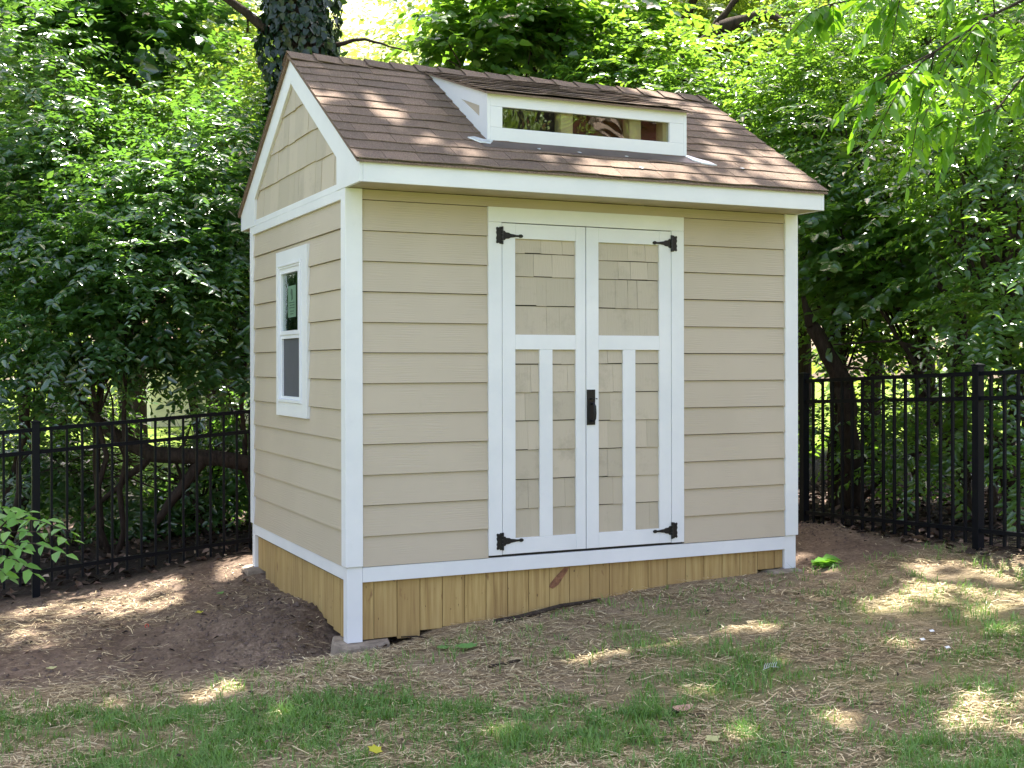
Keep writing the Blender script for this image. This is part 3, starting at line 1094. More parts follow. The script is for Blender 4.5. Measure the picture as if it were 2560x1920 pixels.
# ------------------------------------------------------------------ fences
def fence(name, label, pts, up_to, plen, seg_post, cat='fence'):
    """pts: list of post positions (x,y,ztop). Panels between successive posts"""
    root = empty(name, (pts[0][0], pts[0][1], float(gz(pts[0][0], pts[0][1])[0])), label, cat)
    pm = None
    for (x, y, zt) in pts:
        g0 = float(gz(x, y)[0]) - .1
        q = MB().box(x - .028, x + .028, y - .028, y + .028, g0, zt + .022)
        q.box(x - .033, x + .033, y - .033, y + .033, zt + .0225, zt + .034)
        q.add([(x - .033, y - .033, zt + .0341), (x + .033, y - .033, zt + .0341), (x + .033, y + .033, zt + .0341), (x - .033, y + .033, zt + .0341), (x, y, zt + .046)],
              [(0, 1, 4), (1, 2, 4), (2, 3, 4), (3, 0, 4)])
        q.build('fence_post', M['fence'], root, .002)
    for i in range(len(pts) - 1):
        a, c = Vector(pts[i]), Vector(pts[i + 1])
        d = c - a
        L = math.hypot(d.x, d.y)
        nx, ny = -d.y / L, d.x / L
        q = MB()
        for dz in (-.028, -.195, -1.085):
            v = []
            for (p, t) in ((a, .03 / L), (c, 1 - .03 / L)):
                b0 = a + d * t
                for (sn, sz) in ((-.0145, -.014), (.0145, -.014), (.0145, .014), (-.0145, .014)):
                    v.append((b0.x + nx * sn, b0.y + ny * sn, b0.z + dz + sz))
            q.add(v, [(0, 1, 2, 3), (4, 7, 6, 5), (0, 4, 5, 1), (1, 5, 6, 2), (2, 6, 7, 3), (3, 7, 4, 0)])
        pan = q.build('fence_panel', M['fence'], root)
        n = int(round(L / .1143))
        for k in range(1, n):
            b0 = a + d * (k / n)
            if pm is None:
                o = MB().box(b0.x - .009, b0.x + .009, b0.y - .009, b0.y + .009, b0.z - 1.175, b0.z - .030).build('picket', M['fence'], pan)
                pm = (o.data, b0.copy())
            else:
                o = bpy.data.objects.new('picket', pm[0])
                COL.objects.link(o)
                o.parent = pan
                o.location = b0 - pm[1] + (wloc(pfirst) - wloc(root)) if False else (b0 - pm[1])
    return root


# back fence: posts at 1.83 m, runs behind the shed; side fence: parallel to the right wall
A0 = Vector((-1.45, 2.99, .715)); dA = Vector((1.67, .34, .095)).normalized()
bp = [tuple(A0 + dA * (1.83 * k)) for k in (-1, 0, 1, 2, 3)]
fence('back_fence', 'black metal picket fence behind the shed on the left', bp, 0, 0, 0)
sp_ = [(4.20, 3.02, .98), (4.22, 1.20, 1.055), (4.24, -.62, 1.125), (4.26, -2.44, 1.19)]
fence('side_fence', 'black metal picket fence with square posts to the right of the shed', sp_, 0, 0, 0)

# ------------------------------------------------------------------ sunlight gaps wanted in the overhead canopy: (x, y, z, radius)
SV = np.array(SUN)
LIT = [  # on the ground
    (1.36, -.79, -.39, .12), (1.5, -.83, -.39, .15), (1.66, -.87, -.37, .16), (1.82, -.92, -.37, .15), (1.95, -.95, -.36, .12),
    (2.45, -.85, -.28, .08), (2.15, -1.05, -.33, .09),
    (2.95, -1.12, -.27, .15), (3.2, -1.1, -.25, .2), (3.5, -1.05, -.22, .25), (3.85, -1.2, -.2, .3), (4.1, -.9, -.17, .3), (3.6, -1.45, -.25, .2), (2.8, -1.3, -.3, .1),
    (3.3, -1.55, -.28, .08), (3.75, -.65, -.2, .12), (3.95, -1.65, -.22, .14), (3.1, -1.9, -.33, .07), (2.5, -1.75, -.36, .06), (3.4, -2.1, -.3, .1), (2.7, -2.4, -.38, .06), (1.9, -1.5, -.4, .05), (1.3, -1.7, -.45, .05), (.2, -1.7, -.53, .05), (-.6, -1.0, -.54, .05), (-1.3, -.3, -.56, .06),
    (-.74, -.38, -.53, .13), (-.55, -.30, -.53, .08), (-.36, -.20, -.52, .07), (-.9, -.42, -.54, .07),
    (-.95, 1.95, -.5, .12), (-.75, 1.8, -.49, .14), (-.55, 1.62, -.48, .07), (-1.2, 2.1, -.52, .07), (-1.5, 1.2, -.52, .06), (-.15, 1.3, -.42, .06),
    (2.1, -2.75, -.42, .12), (2.3, -2.65, -.4, .15), (1.1, -2.3, -.46, .04), (1.6, -2.35, -.43, .05),
    (3.45, .25, -.22, .13), (3.33, -.1, -.22, .1), (.3, 5.6, -.5, .25), (.55, 5.9, -.5, .2), (5.4, 1.5, -.2, .3), (5.2, .6, -.2, .2),
    # on the roof
    (.15, .95, 3.07, .03), (.12, .62, 2.87, .03), (.30, .65, 2.89, .04), (.32, .45, 2.76, .05), (.42, .33, 2.70, .05), (.40, .22, 2.62, .03),
    (.50, .05, 2.52, .05), (.75, -.10, 2.42, .06), (.66, -.04, 2.46, .03), (.22, .2, 2.6, .04),
    (1.45, -.17, 2.38, .10), (1.62, -.19, 2.37, .12), (1.80, -.2, 2.36, .12), (1.98, -.22, 2.35, .10), (1.3, -.1, 2.4, .05),
    (2.62, .9, 3.0, .15), (2.85, 1.0, 3.1, .16), (2.55, 1.1, 3.15, .10), (2.95, .6, 2.9, .08), (2.72, .18, 2.6, .10), (2.85, .12, 2.55, .08),
    (2.95, .0, 2.5, .12), (3.1, -.1, 2.42, .13), (2.7, -.02, 2.48, .08), (3.12, .25, 2.6, .09), (2.25, .5, 3.0, .2), (1.9, .4, 2.95, .12),
    (2.6, -.18, 2.37, .06), (3.15, .8, 2.95, .1)]
for (p_, r_) in (((-0.77, 5.68, 3.83), .3), ((-0.82, 5.48, 3.52), .25), ((-0.70, 5.20, 3.27), .3), ((-0.41, 4.18, 2.56), .3), ((-0.71, 3.99, 2.21), .2), ((-1.37, 4.85, 1.85), .2),
                 ((0.44, 4.56, 3.25), .3), ((0.19, 5.00, 3.17), .3), ((-1.02, 6.13, 4.21), .4), ((-1.31, 5.71, 3.17), .3), ((-0.04, 4.23, 2.42), .25), ((0.34, 4.49, 2.72), .25), ((-1.05, 4.59, 2.45), .25), ((-1.36, 5.07, 2.45), .2), ((-0.49, 5.88, 3.58), .3), ((-0.32, 4.03, 2.07), .2), ((5.34, 1.59, 1.84), .2), ((5.46, 1.43, 2.07), .25), ((5.19, 0.67, 2.82), .3), ((5.12, 0.26, 2.54), .3), ((5.23, -0.01, 2.75), .3),
                 ((5.04, -0.14, 2.14), .25), ((5.18, 2.00, 2.44), .25), ((5.34, 2.59, 3.73), .35), ((5.26, 3.07, 3.54), .3), ((5.48, 1.86, 3.39), .2), ((5.03, -0.14, 1.66), .25),
                 ((5.08, 0.17, 1.18), .25), ((5.11, -0.07, 0.84), .3), ((5.47, 1.86, 1.27), .2), ((5.63, 1.56, 0.70), .25), ((5.55, 0.83, 0.61), .25), ((5.37, 2.24, 2.13), .3), ((5.36, 1.91, 1.69), .3), ((5.64, 1.34, 2.23), .3), ((5.63, 1.01, 1.89), .25), ((5.17, 0.12, 1.89), .25), ((5.41, 2.55, 2.94), .3), ((5.33, 1.93, 2.85), .25), ((5.60, 1.36, 1.51), .25), ((5.62, 1.90, 0.86), .25), ((5.11, -0.07, 0.56), .25), ((-1.23, 4.78, 1.53), .25), ((-0.41, 4.18, 1.52), .25), ((0.09, 4.28, 1.94), .25)):
    LIT.append((p_[0], p_[1], p_[2], r_ * 1.25))
for p_ in ((1.15, -3.07, 2.04), (1.29, -3.13, 2.15), (1.60, -3.06, 2.27), (1.81, -3.05, 2.44), (1.27, -3.02, 2.40), (1.37, -2.73, 2.59)):
    LIT.append((p_[0], p_[1], p_[2], .10))


def sun_filter(P, rg=np.random.default_rng(77)):
    keep = np.ones(len(P), bool)
    U = rg.uniform(0, 1, len(P))
    for (x, y, z, r) in LIT:
        d = P - np.array([x, y, z])
        t = d @ SV
        q = d - t[:, None] * SV[None]
        dd_ = np.linalg.norm(q, axis=1)
        keep &= ~((U < .97 * (1 - sstep(r * .9, r * 1.35 + .14, dd_))) & (t > 0))
    return keep


# ------------------------------------------------------------------ vegetation
def crown(name, parent, blobs, n, L, mat, tpl, per=12, tlen=.45, droop=.25, seed=1, filt=False, shell=.55, visfilt=None):
    rg = np.random.default_rng(seed)
    P, O = blob_points(blobs, n, rg, shell)
    p, d, nn, ll = sprays(P, O, L, per, tlen, droop, rg)
    if filt:
        k = sun_filter(p + norm(d) * (ll * .5)[:, None])
        p, d, nn, ll = p[k], d[k], nn[k], ll[k]
    if visfilt is not None:
        k = visfilt(p)
        p, d, nn, ll = p[k], d[k], nn[k], ll[k]
    V, F = leaves(p, d, nn, ll, tpl)
    return np_mesh(name, V, F, mat, parent)


def limb(q, a, c, r0, r1, n=7, wig=.12, sag=0.0, seg=8):
    a, c = Vector(a), Vector(c)
    L = (c - a).length
    pts, rad = [], []
    off = Vector((0, 0, 0))
    for i in range(n):
        t = i / (n - 1)
        if 0 < i < n - 1:
            off = Vector((rnd.uniform(-1, 1), rnd.uniform(-1, 1), rnd.uniform(-1, 1))) * wig * L / n
        else:
            off = Vector((0, 0, 0))
        pts.append(a + (c - a) * t + off + Vector((0, 0, sag * L * math.sin(math.pi * t))))
        rad.append(r0 + (r1 - r0) * t)
    q.tube(pts, rad, seg, .06)
    return pts


OV = leaf_tpl(.50, .08, .16, 'ovate')
HT = leaf_tpl(.78, .08, .14, 'heart')
LN = leaf_tpl(.30, .06, .22, 'lance')


def woody(name, label, cat, base, blobs, n, L, mat, tpl, group=None, trunk_r=.05, barkm='barkd', top=None, nlimb=7, per=12, tlen=.45, droop=.25, seed=1, filt=False, shell=.55, extra=(), nstem=1):
    base = (base[0], base[1], float(gz(base[0], base[1])[0]) - .05)
    root = empty(name, base, label, cat, group)
    q = MB()
    B = blobs
    for s in range(nstem):
        cx = sum(b[0] for b in B) / len(B); cy = sum(b[1] for b in B) / len(B); cz = sum(b[2] for b in B) / len(B)
        if top is not None and s == 0: cx, cy, cz = top
        b0 = (base[0] + (rnd.uniform(-.25, .25) if s else 0), base[1] + (rnd.uniform(-.2, .2) if s else 0), base[2])
        cc = (cx + (rnd.uniform(-.5, .5) if s else 0), cy + (rnd.uniform(-.5, .5) if s else 0), cz)
        pts = limb(q, b0, cc, trunk_r, trunk_r * .4, 9, .25)
        for i in range(nlimb):
            bb = rnd.choice(B)
            st = pts[rnd.randint(3, 8)]
            en = (bb[0] + rnd.uniform(-.8, .8) * bb[3], bb[1] + rnd.uniform(-.8, .8) * bb[4], bb[2] + rnd.uniform(-.6, .7) * bb[5])
            pp = limb(q, st, en, trunk_r * .38, trunk_r * .07, 7, .3, .05, 6)
            for _ in range(2):
                s2 = pp[rnd.randint(2, 5)]
                limb(q, s2, s2 + Vector((rnd.uniform(-.6, .6), rnd.uniform(-.6, .6), rnd.uniform(-.3, .5))), trunk_r * .14, trunk_r * .04, 5, .3, 0, 5)
    for (a_, c_, ra, rb) in extra:
        limb(q, a_, c_, ra, rb, 7, .12)
    q.build('trunk', M[barkm], root, smooth=True)
    crown('crown', root, B, n, L, mat, tpl, per, tlen, droop, seed, filt, shell)
    return root


def dup(root, loc, rz, sc, label, group=None):
    r = root.copy(); COL.objects.link(r)
    r.location = loc; r.rotation_euler = (0, 0, rz); r.scale = (sc, sc, sc)
    r['label'] = label
    if group: r['group'] = group
    for ch in root.children:
        c = ch.copy(); COL.objects.link(c); c.parent = r
    return r


def blobs_at(*rows):
    """rows of (point, radius_side, radius_up)"""
    return [(p[0], p[1], p[2], a, a * .8, c) for p, a, c in rows]


UN = 'undergrowth shrubs behind the back fence'
# left side, just behind the fence
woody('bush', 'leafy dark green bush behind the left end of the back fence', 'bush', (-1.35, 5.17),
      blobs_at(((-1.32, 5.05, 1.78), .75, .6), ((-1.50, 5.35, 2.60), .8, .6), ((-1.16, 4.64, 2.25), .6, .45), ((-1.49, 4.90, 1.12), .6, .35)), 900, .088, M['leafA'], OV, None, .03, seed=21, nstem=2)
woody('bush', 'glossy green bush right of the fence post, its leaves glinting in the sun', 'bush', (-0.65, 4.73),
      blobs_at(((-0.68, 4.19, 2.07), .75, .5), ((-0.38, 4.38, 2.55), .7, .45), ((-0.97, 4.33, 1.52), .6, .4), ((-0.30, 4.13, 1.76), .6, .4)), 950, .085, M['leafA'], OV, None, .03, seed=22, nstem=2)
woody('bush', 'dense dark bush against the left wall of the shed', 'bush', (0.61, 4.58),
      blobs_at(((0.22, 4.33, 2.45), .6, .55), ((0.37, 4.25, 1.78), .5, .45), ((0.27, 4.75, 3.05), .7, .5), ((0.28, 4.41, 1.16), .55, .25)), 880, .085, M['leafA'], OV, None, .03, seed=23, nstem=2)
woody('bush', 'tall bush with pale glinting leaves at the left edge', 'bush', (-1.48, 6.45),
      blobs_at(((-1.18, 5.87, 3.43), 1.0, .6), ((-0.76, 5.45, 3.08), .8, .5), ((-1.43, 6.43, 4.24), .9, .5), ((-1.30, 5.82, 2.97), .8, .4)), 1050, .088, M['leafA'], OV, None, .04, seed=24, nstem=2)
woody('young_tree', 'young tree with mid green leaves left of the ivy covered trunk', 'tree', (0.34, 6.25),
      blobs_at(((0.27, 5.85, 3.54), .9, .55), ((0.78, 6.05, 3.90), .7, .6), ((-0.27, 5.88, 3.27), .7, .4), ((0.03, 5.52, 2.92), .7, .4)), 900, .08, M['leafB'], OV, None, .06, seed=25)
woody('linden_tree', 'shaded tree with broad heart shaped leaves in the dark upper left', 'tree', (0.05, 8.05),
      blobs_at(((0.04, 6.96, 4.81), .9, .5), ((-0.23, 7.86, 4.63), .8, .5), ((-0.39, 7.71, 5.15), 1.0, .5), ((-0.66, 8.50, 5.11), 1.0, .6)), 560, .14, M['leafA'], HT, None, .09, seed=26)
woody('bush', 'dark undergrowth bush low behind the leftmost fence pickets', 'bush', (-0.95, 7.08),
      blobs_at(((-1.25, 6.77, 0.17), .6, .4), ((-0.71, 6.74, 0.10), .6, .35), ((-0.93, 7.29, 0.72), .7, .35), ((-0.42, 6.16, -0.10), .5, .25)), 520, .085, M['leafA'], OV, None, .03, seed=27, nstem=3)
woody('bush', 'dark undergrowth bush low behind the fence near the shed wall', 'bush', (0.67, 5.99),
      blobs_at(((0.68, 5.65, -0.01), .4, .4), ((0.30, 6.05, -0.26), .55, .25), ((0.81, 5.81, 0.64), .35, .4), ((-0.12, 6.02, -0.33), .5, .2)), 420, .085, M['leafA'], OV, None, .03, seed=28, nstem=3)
# fallen, arching trunk behind the fence
q = MB()
P1 = [(-1.27, 6.35, 1.30), (-0.94, 5.75, 0.98), (-0.76, 5.33, 0.66), (-0.56, 5.02, 0.48), (-0.33, 4.69, 0.36), (-0.09, 4.46, 0.35), (0.18, 4.34, 0.33), (0.71, 4.31, 0.23), (1.45, 4.40, -0.02)]
q.tube(P1, [.03, .04, .055, .07, .075, .07, .075, .08, .085], 10, .08)
limb(q, (0.08, 4.38, 0.35), (-0.35, 4.47, -0.24), .055, .035, 7, .15)
limb(q, (-0.76, 5.33, 0.66), (-0.73, 5.21, -0.51), .035, .035, 7, .1)
limb(q, (-0.76, 5.33, 0.66), (-0.59, 5.15, 1.55), .04, .022, 8, .25)
limb(q, (-0.59, 5.15, 1.55), (-0.41, 4.95, 2.14), .03, .012, 6, .25)
limb(q, (-0.33, 4.69, 0.37), (-0.82, 5.02, -0.15), .035, .02, 6, .2)
ft = empty('leaning_tree', (0.6, 4.2, -.5), 'leaning tree with a long bowed trunk lying low behind the left fence', 'tree')
q.build('trunk', M['barkd'], ft, smooth=True)
crown('crown', ft, blobs_at(((-0.41, 4.95, 1.20), .6, .22), ((-0.86, 5.27, 1.29), .5, .25), ((0.03, 4.63, 1.29), .5, .22)), 240, .09, M['leafA'], OV, seed=31)
# ivy covered trunk
iv_b = (1.22, 5.18, -0.50)
iv = empty('ivy_covered_tree', (iv_b[0], iv_b[1], -.6), 'thick tree trunk covered in dark ivy rising behind the left end of the roof', 'tree')
q = MB()
ivp = [Vector((1.27, 5.15, -0.50)), Vector((1.23, 5.17, 1.57)), Vector((1.21, 5.19, 3.41)), Vector((1.20, 5.20, 4.33)), Vector((1.15, 5.22, 5.06)), Vector((1.15, 5.23, 6.16))]
ivr = [.36, .31, .235, .225, .22, .20]
q.tube(ivp, ivr, 16, .05)
limb(q, ivp[3] - Vector((0, 0, .1)), (0.28, 5.41, 4.91), .07, .03, 6, .1)
limb(q, ivp[5], (1.9, 4.6, 11.6), .19, .10, 7, .03)
limb(q, (1.9, 4.6, 11.6), (3.2, 3.0, 12.2), .09, .03, 6, .1)
limb(q, (1.7, 4.9, 10.2), (1.2, 2.6, 11.7), .09, .03, 6, .1)
limb(q, (1.8, 4.7, 11.0), (2.2, .8, 12.3), .10, .03, 6, .1)
limb(q, (1.37, 5.01, 4.30), (1.64, 4.55, 4.29), .03, .015, 5, .15); limb(q, (1.64, 4.55, 4.29), (1.97, 4.28, 4.15), .015, .006, 6, .2)
q.build('trunk', M['barkd'], iv, smooth=True)
rg = np.random.default_rng(44)
n = 5200
tt = rg.uniform(.35, 4.6, n)
ip = np.array([tuple(v) for v in ivp]); irr = np.array(ivr)
fx = np.stack([np.interp(tt, range(6), ip[:, k]) for k in range(3)], 1)
rr = np.interp(tt, range(6), irr)
th = rg.uniform(0, 2 * math.pi, n)
lump = .05 + .10 * (.5 + .5 * np.sin(th * 3 + tt * 6)) + rg.uniform(0, .06, n)
od = np.stack([np.cos(th), np.sin(th), np.zeros(n)], 1)
P = fx + od * (rr + lump)[:, None]
Dn = od * .25 + np.array([0, 0, -1.0]) + rg.normal(0, .4, (n, 3))
V, F = leaves(P, Dn, od + rg.normal(0, .3, (n, 3)), rg.uniform(.05, .105, n), HT)
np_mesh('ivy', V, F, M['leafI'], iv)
crown('crown', iv, [(1.2, 2.45, 11.6, 1.9, 1.9, 0.55), (3.3, 3.05, 12.2, 1.9, 1.9, 0.6), (2.2, 0.45, 12.4, 1.7, 1.6, 0.5)], 1000, .19, M['leafB'], HT, 12, .75, .2, 45, True, .8)

# middle, behind the ridge
woody('maple_tree', 'leafy maple behind the middle of the ridge with thin dark branches', 'tree', (4.55, 6.49),
      blobs_at(((3.38, 5.50, 4.83), .85, .45), ((4.25, 5.42, 4.76), .85, .5), ((4.96, 5.42, 5.09), .8, .5), ((3.66, 5.37, 5.18), .8, .4), ((2.95, 5.26, 4.33), .45, .25)), 560, .125, M['leafB'], HT, None, .09, seed=51, top=(4.20, 5.78, 5.31), nlimb=10)
woody('maple_tree', 'smaller maple behind the right end of the dormer', 'tree', (5.37, 5.00),
      blobs_at(((4.83, 4.60, 4.38), .7, .35), ((5.19, 3.99, 4.18), .6, .3), ((4.86, 3.92, 3.80), .7, .3), ((4.41, 4.57, 4.13), .6, .25)), 430, .10, M['leafB'], OV, None, .06, seed=52)
br = empty('big_limbed_tree', ((7.61, 7.26)[0], (7.61, 7.26)[1], -.6), 'tree with thick curving bare limbs above the right end of the ridge', 'tree')
q = MB()
limb(q, ((7.61, 7.26)[0], (7.61, 7.26)[1], -.6), (6.89, 7.06, 4.57), .26, .2, 6, .04)
limb(q, (6.89, 7.06, 4.57), (6.70, 6.93, 5.49), .17, .12, 6, .06)
limb(q, (6.70, 6.93, 5.49), (6.94, 6.48, 6.30), .07, .04, 6, .1)
limb(q, (6.89, 7.06, 4.57), (6.28, 5.91, 4.92), .15, .12, 5, .05)
limb(q, (6.28, 5.91, 4.92), (6.47, 5.60, 5.19), .12, .10, 5, .08)
limb(q, (6.47, 5.60, 5.19), (6.80, 5.22, 5.31), .10, .06, 6, .08)
limb(q, (6.28, 5.91, 4.92), (6.78, 5.46, 5.76), .05, .03, 8, .12)
limb(q, (6.80, 5.22, 5.31), (7.16, 4.72, 5.07), .05, .02, 6, .15)
q.build('trunk', M['bark'], br, smooth=True)
crown('crown', br, blobs_at(((7.34, 6.85, 6.22), 1.1, .5), ((8.44, 7.44, 5.62), 1.0, .4), ((6.83, 7.64, 6.25), 1.2, .5)), 380, .11, M['leafC'], OV, seed=53)

# right side, beyond the side fence
woody('bush', 'dark leafy bush just beyond the right rear corner of the shed roof', 'bush', (6.09, 3.11),
      blobs_at(((5.42, 2.77, 3.50), .75, .5), ((5.50, 2.07, 3.09), .75, .5), ((5.84, 2.80, 3.90), .7, .5), ((5.51, 3.40, 3.44), .6, .35)), 820, .078, M['leafB'], OV, None, .06, seed=61, nstem=2)
woody('dogwood_tree', 'broad leaved tree with tiered branches beyond the side fence', 'tree', (6.22, 1.51),
      blobs_at(((5.55, 1.82, 2.10), .75, .4), ((5.82, 1.26, 1.83), .75, .35), ((5.45, 2.20, 2.51), .7, .45), ((5.78, 1.50, 2.41), .7, .4)), 480, .10, M['leafB'], HT, None, .05, seed=62, nlimb=12, extra=(((5.79, 1.04, -0.07), (5.56, 0.93, 1.11), .055, .05), ((5.56, 0.93, 1.11), (5.64, 0.90, 1.53), .05, .04), ((5.64, 0.90, 1.53), (5.38, 1.02, 1.92), .035, .02), ((5.54, 0.94, 1.23), (5.14, 1.24, 1.36), .03, .015), ((5.14, 1.24, 1.36), (4.78, 1.52, 1.33), .012, .006), ((5.31, 1.05, 1.07), (5.07, 1.39, 1.74), .025, .01)))
woody('dogwood_tree', 'tall tree at the right edge with sun-bleached top leaves', 'tree', (5.69, 0.43),
      blobs_at(((5.34, 0.38, 2.49), .7, .4), ((5.35, -0.07, 1.95), .65, .4), ((5.48, 0.76, 3.00), .7, .4), ((5.57, 0.27, 3.07), .7, .5), ((5.22, -0.01, 1.46), .6, .3)), 760, .08, M['leafB'], OV, None, .07, seed=63, nlimb=12)
woody('young_tree', 'young tree with dark trunk seen above the fence post by the shed', 'tree', (5.57, 2.48),
      blobs_at(((5.40, 2.34, 1.58), .6, .3), ((5.83, 2.14, 1.36), .6, .25), ((5.56, 2.60, 1.99), .6, .3)), 260, .08, M['leafB'], OV, None, .05, seed=64, nlimb=9, extra=(((5.49, 2.07, -0.20), (5.13, 1.80, 0.99), .10, .085), ((5.13, 1.80, 0.99), (4.87, 1.92, 1.50), .085, .06), ((4.87, 1.92, 1.50), (4.80, 1.95, 1.76), .05, .02), ((5.04, 1.84, 1.15), (5.20, 1.54, 1.11), .02, .008)))
woody('young_tree', 'leafy young tree in the upper right behind the hanging branch', 'tree', (7.23, 3.02),
      blobs_at(((6.59, 2.67, 4.41), .9, .6), ((6.91, 2.07, 4.12), .9, .6), ((6.23, 3.28, 4.70), .8, .5), ((6.96, 1.61, 4.45), .8, .6)), 900, .08, M['leafB'], OV, None, .08, seed=65)
woody('bush', 'low bright green bush behind the right end of the side fence', 'bush', (5.25, 0.20),
      blobs_at(((5.23, 0.32, 0.93), .5, .3), ((5.17, -0.10, 0.43), .45, .3), ((5.37, 0.80, 0.43), .5, .3), ((5.19, 0.00, 1.22), .4, .2)), 260, .085, M['leafB'], OV, None, .03, seed=66, nstem=3)
woody('bush', 'low dark bush behind the side fence next to the shed', 'bush', (5.95, 2.74),
      blobs_at(((5.70, 2.63, 0.44), .5, .3), ((5.82, 2.13, 0.68), .6, .3), ((5.77, 1.72, 0.28), .45, .25)), 240, .075, M['leafB'], OV, None, .03, seed=67, nstem=3)
woody('bush', 'low ragged bush under the bowed trunk behind the left fence', 'bush', (0.49, 5.63),
      blobs_at(((0.49, 5.63, 0.14), .5, .3), ((0.64, 5.45, 0.65), .4, .3), ((-1.14, 6.39, 0.19), .6, .4)), 300, .085, M['leafA'], OV, None, .03, seed=68, nstem=3)

# overhead canopy trees out of view, crowns opened where sun should fall
woody('shade_tree', 'tall shade tree standing right of the yard, its crown over the shed', 'tree', (7.6, -1.2),
      [(4.6, 0.05, 11.6, 1.8, 1.9, 0.6), (5, 2.25, 11.9, 1.9, 1.7, 0.6), (3.6, -1.65, 11.8, 1.8, 1.6, 0.5), (6.4, 2.85, 12.3, 1.6, 1.5, 0.6), (6, -1.95, 11.9, 1.8, 1.6, 0.5)],
      1350, .19, M['leafB'], HT, None, .30, 'bark', (6.8, .6, 11.2), 8, 12, .75, .2, 71, True, .8)
woody('shade_tree', 'tall shade tree standing left of the yard, its crown over the dirt', 'tree', (-5.4, .6),
      [(-1.2, 3.05, 11.7, 1.8, 1.9, 0.5), (-0.6, 0.65, 11.9, 1.9, 1.6, 0.5), (0.2, -1.15, 12.2, 1.8, 1.5, 0.5), (-2.9, 0.75, 11.6, 1.6, 2.2, 0.5), (0.4, 3.85, 12.4, 1.7, 1.4, 0.5), (1.9, -1.35, 12.4, 1.5, 1.5, 0.5), (-1.6, -1.95, 12, 1.8, 1.5, 0.5)],
      850, .19, M['leafB'], HT, None, .28, 'bark', (-3.8, 1.4, 11.2), 8, 12, .75, .2, 72, True, .8)

woody('shade_tree', 'unseen tall shade tree added behind the left fence, its crown over the bushes', 'tree', (-6.2, 6.5),  # crown out of view, added to shade the bushes beneath
      [(-1.9, 6.15, 12.6, 1.8, 1.6, 0.5), (0.1, 6.85, 13, 1.8, 1.6, 0.5), (-2.6, 8.85, 13, 1.8, 1.8, 0.5), (1.6, 7.85, 13.4, 1.4, 1.4, 0.5), (-0.2, 9.05, 13.6, 1.6, 1.6, 0.5)],
      300, .19, M['leafB'], HT, None, .28, 'bark', (-4, 7, 12), 8, 12, .75, .2, 73, True, .8)
# wood beyond: three kinds, copied
far0 = woody('woodland_tree', 'sunlit woodland tree far behind the ivy covered trunk', 'tree', (0, 0),
             [(0, 0, 4.2, 2.2, 2.2, 1.6), (1.2, .5, 5.6, 1.6, 1.6, 1.3), (-1.3, .2, 5.2, 1.6, 1.6, 1.3), (0, 0, 7.2, 1.6, 1.6, 1.4), (.3, .3, 2.6, 1.8, 1.8, .8)],
             1500, .17, M['leafC'], OV, 'trees of the wood behind the yard', .16, seed=81, tlen=.7, per=11)
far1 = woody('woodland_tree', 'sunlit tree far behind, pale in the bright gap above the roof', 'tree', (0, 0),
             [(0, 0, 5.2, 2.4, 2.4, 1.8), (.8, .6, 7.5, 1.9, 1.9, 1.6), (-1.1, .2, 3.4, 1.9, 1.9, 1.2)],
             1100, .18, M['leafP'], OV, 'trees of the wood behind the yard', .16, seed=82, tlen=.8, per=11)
GW = 'trees of the wood behind the yard'
FAR = [((1.82, 12.19), .4, 1.0, 0, 'yellow green sunlit woodland tree above the left bushes'),
       ((-0.15, 15.32), 1.3, 1.1, 0, 'sunlit woodland tree behind the upper left bushes'),
       ((-1.68, 13.83), 2.2, 1.0, 0, 'sunlit woodland tree at the far left edge'),
       ((3.34, 18.10), 5.2, 1.1, 0, 'sunlit woodland tree left behind the ivy covered trunk'),
       ((2.12, 21.99), .4, 1.4, 0, 'big woodland tree deep behind the left bushes'),
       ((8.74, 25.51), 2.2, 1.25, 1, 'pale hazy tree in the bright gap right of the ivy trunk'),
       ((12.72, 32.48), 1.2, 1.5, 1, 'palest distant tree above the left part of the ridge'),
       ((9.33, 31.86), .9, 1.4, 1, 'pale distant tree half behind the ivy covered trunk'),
       ((7.54, 15.03), 3.0, 1.1, 0, 'sunlit woodland tree behind the middle of the ridge'),
       ((7.81, 11.59), 3.9, 1.1, 0, 'sunlit woodland tree right of the middle of the ridge'),
       ((11.05, 14.49), 5.0, 1.3, 0, 'bright woodland tree behind the right end of the dormer'),
       ((9.34, 9.76), 0.3, 1.1, 0, 'yellow green tree behind the curving bare limbs'),
       ((15.01, 14.84), 1.5, 1.25, 0, 'woodland tree behind the gap of sky on the right'),
       ((10.12, 7.19), 2.7, 1.0, 0, 'sunlit woodland tree behind the right bushes'),
       ((10.46, 5.92), 3.5, 1.0, 0, 'sunlit woodland tree above the side fence'),
       ((9.83, 4.01), 4.4, .95, 0, 'sunlit woodland tree at the right edge'),
       ((16.64, 12.97), 5.1, 1.3, 0, 'big woodland tree deep behind the right bushes'),
       ((16.17, 8.77), 5.8, 1.3, 0, 'big woodland tree beyond the right edge')]
first = [True, True]
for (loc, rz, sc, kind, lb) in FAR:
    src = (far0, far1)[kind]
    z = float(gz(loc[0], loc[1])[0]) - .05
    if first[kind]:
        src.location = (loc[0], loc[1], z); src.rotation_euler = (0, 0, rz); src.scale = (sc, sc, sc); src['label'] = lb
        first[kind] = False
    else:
        dup(src, (loc[0], loc[1], z), rz, sc, lb, GW)

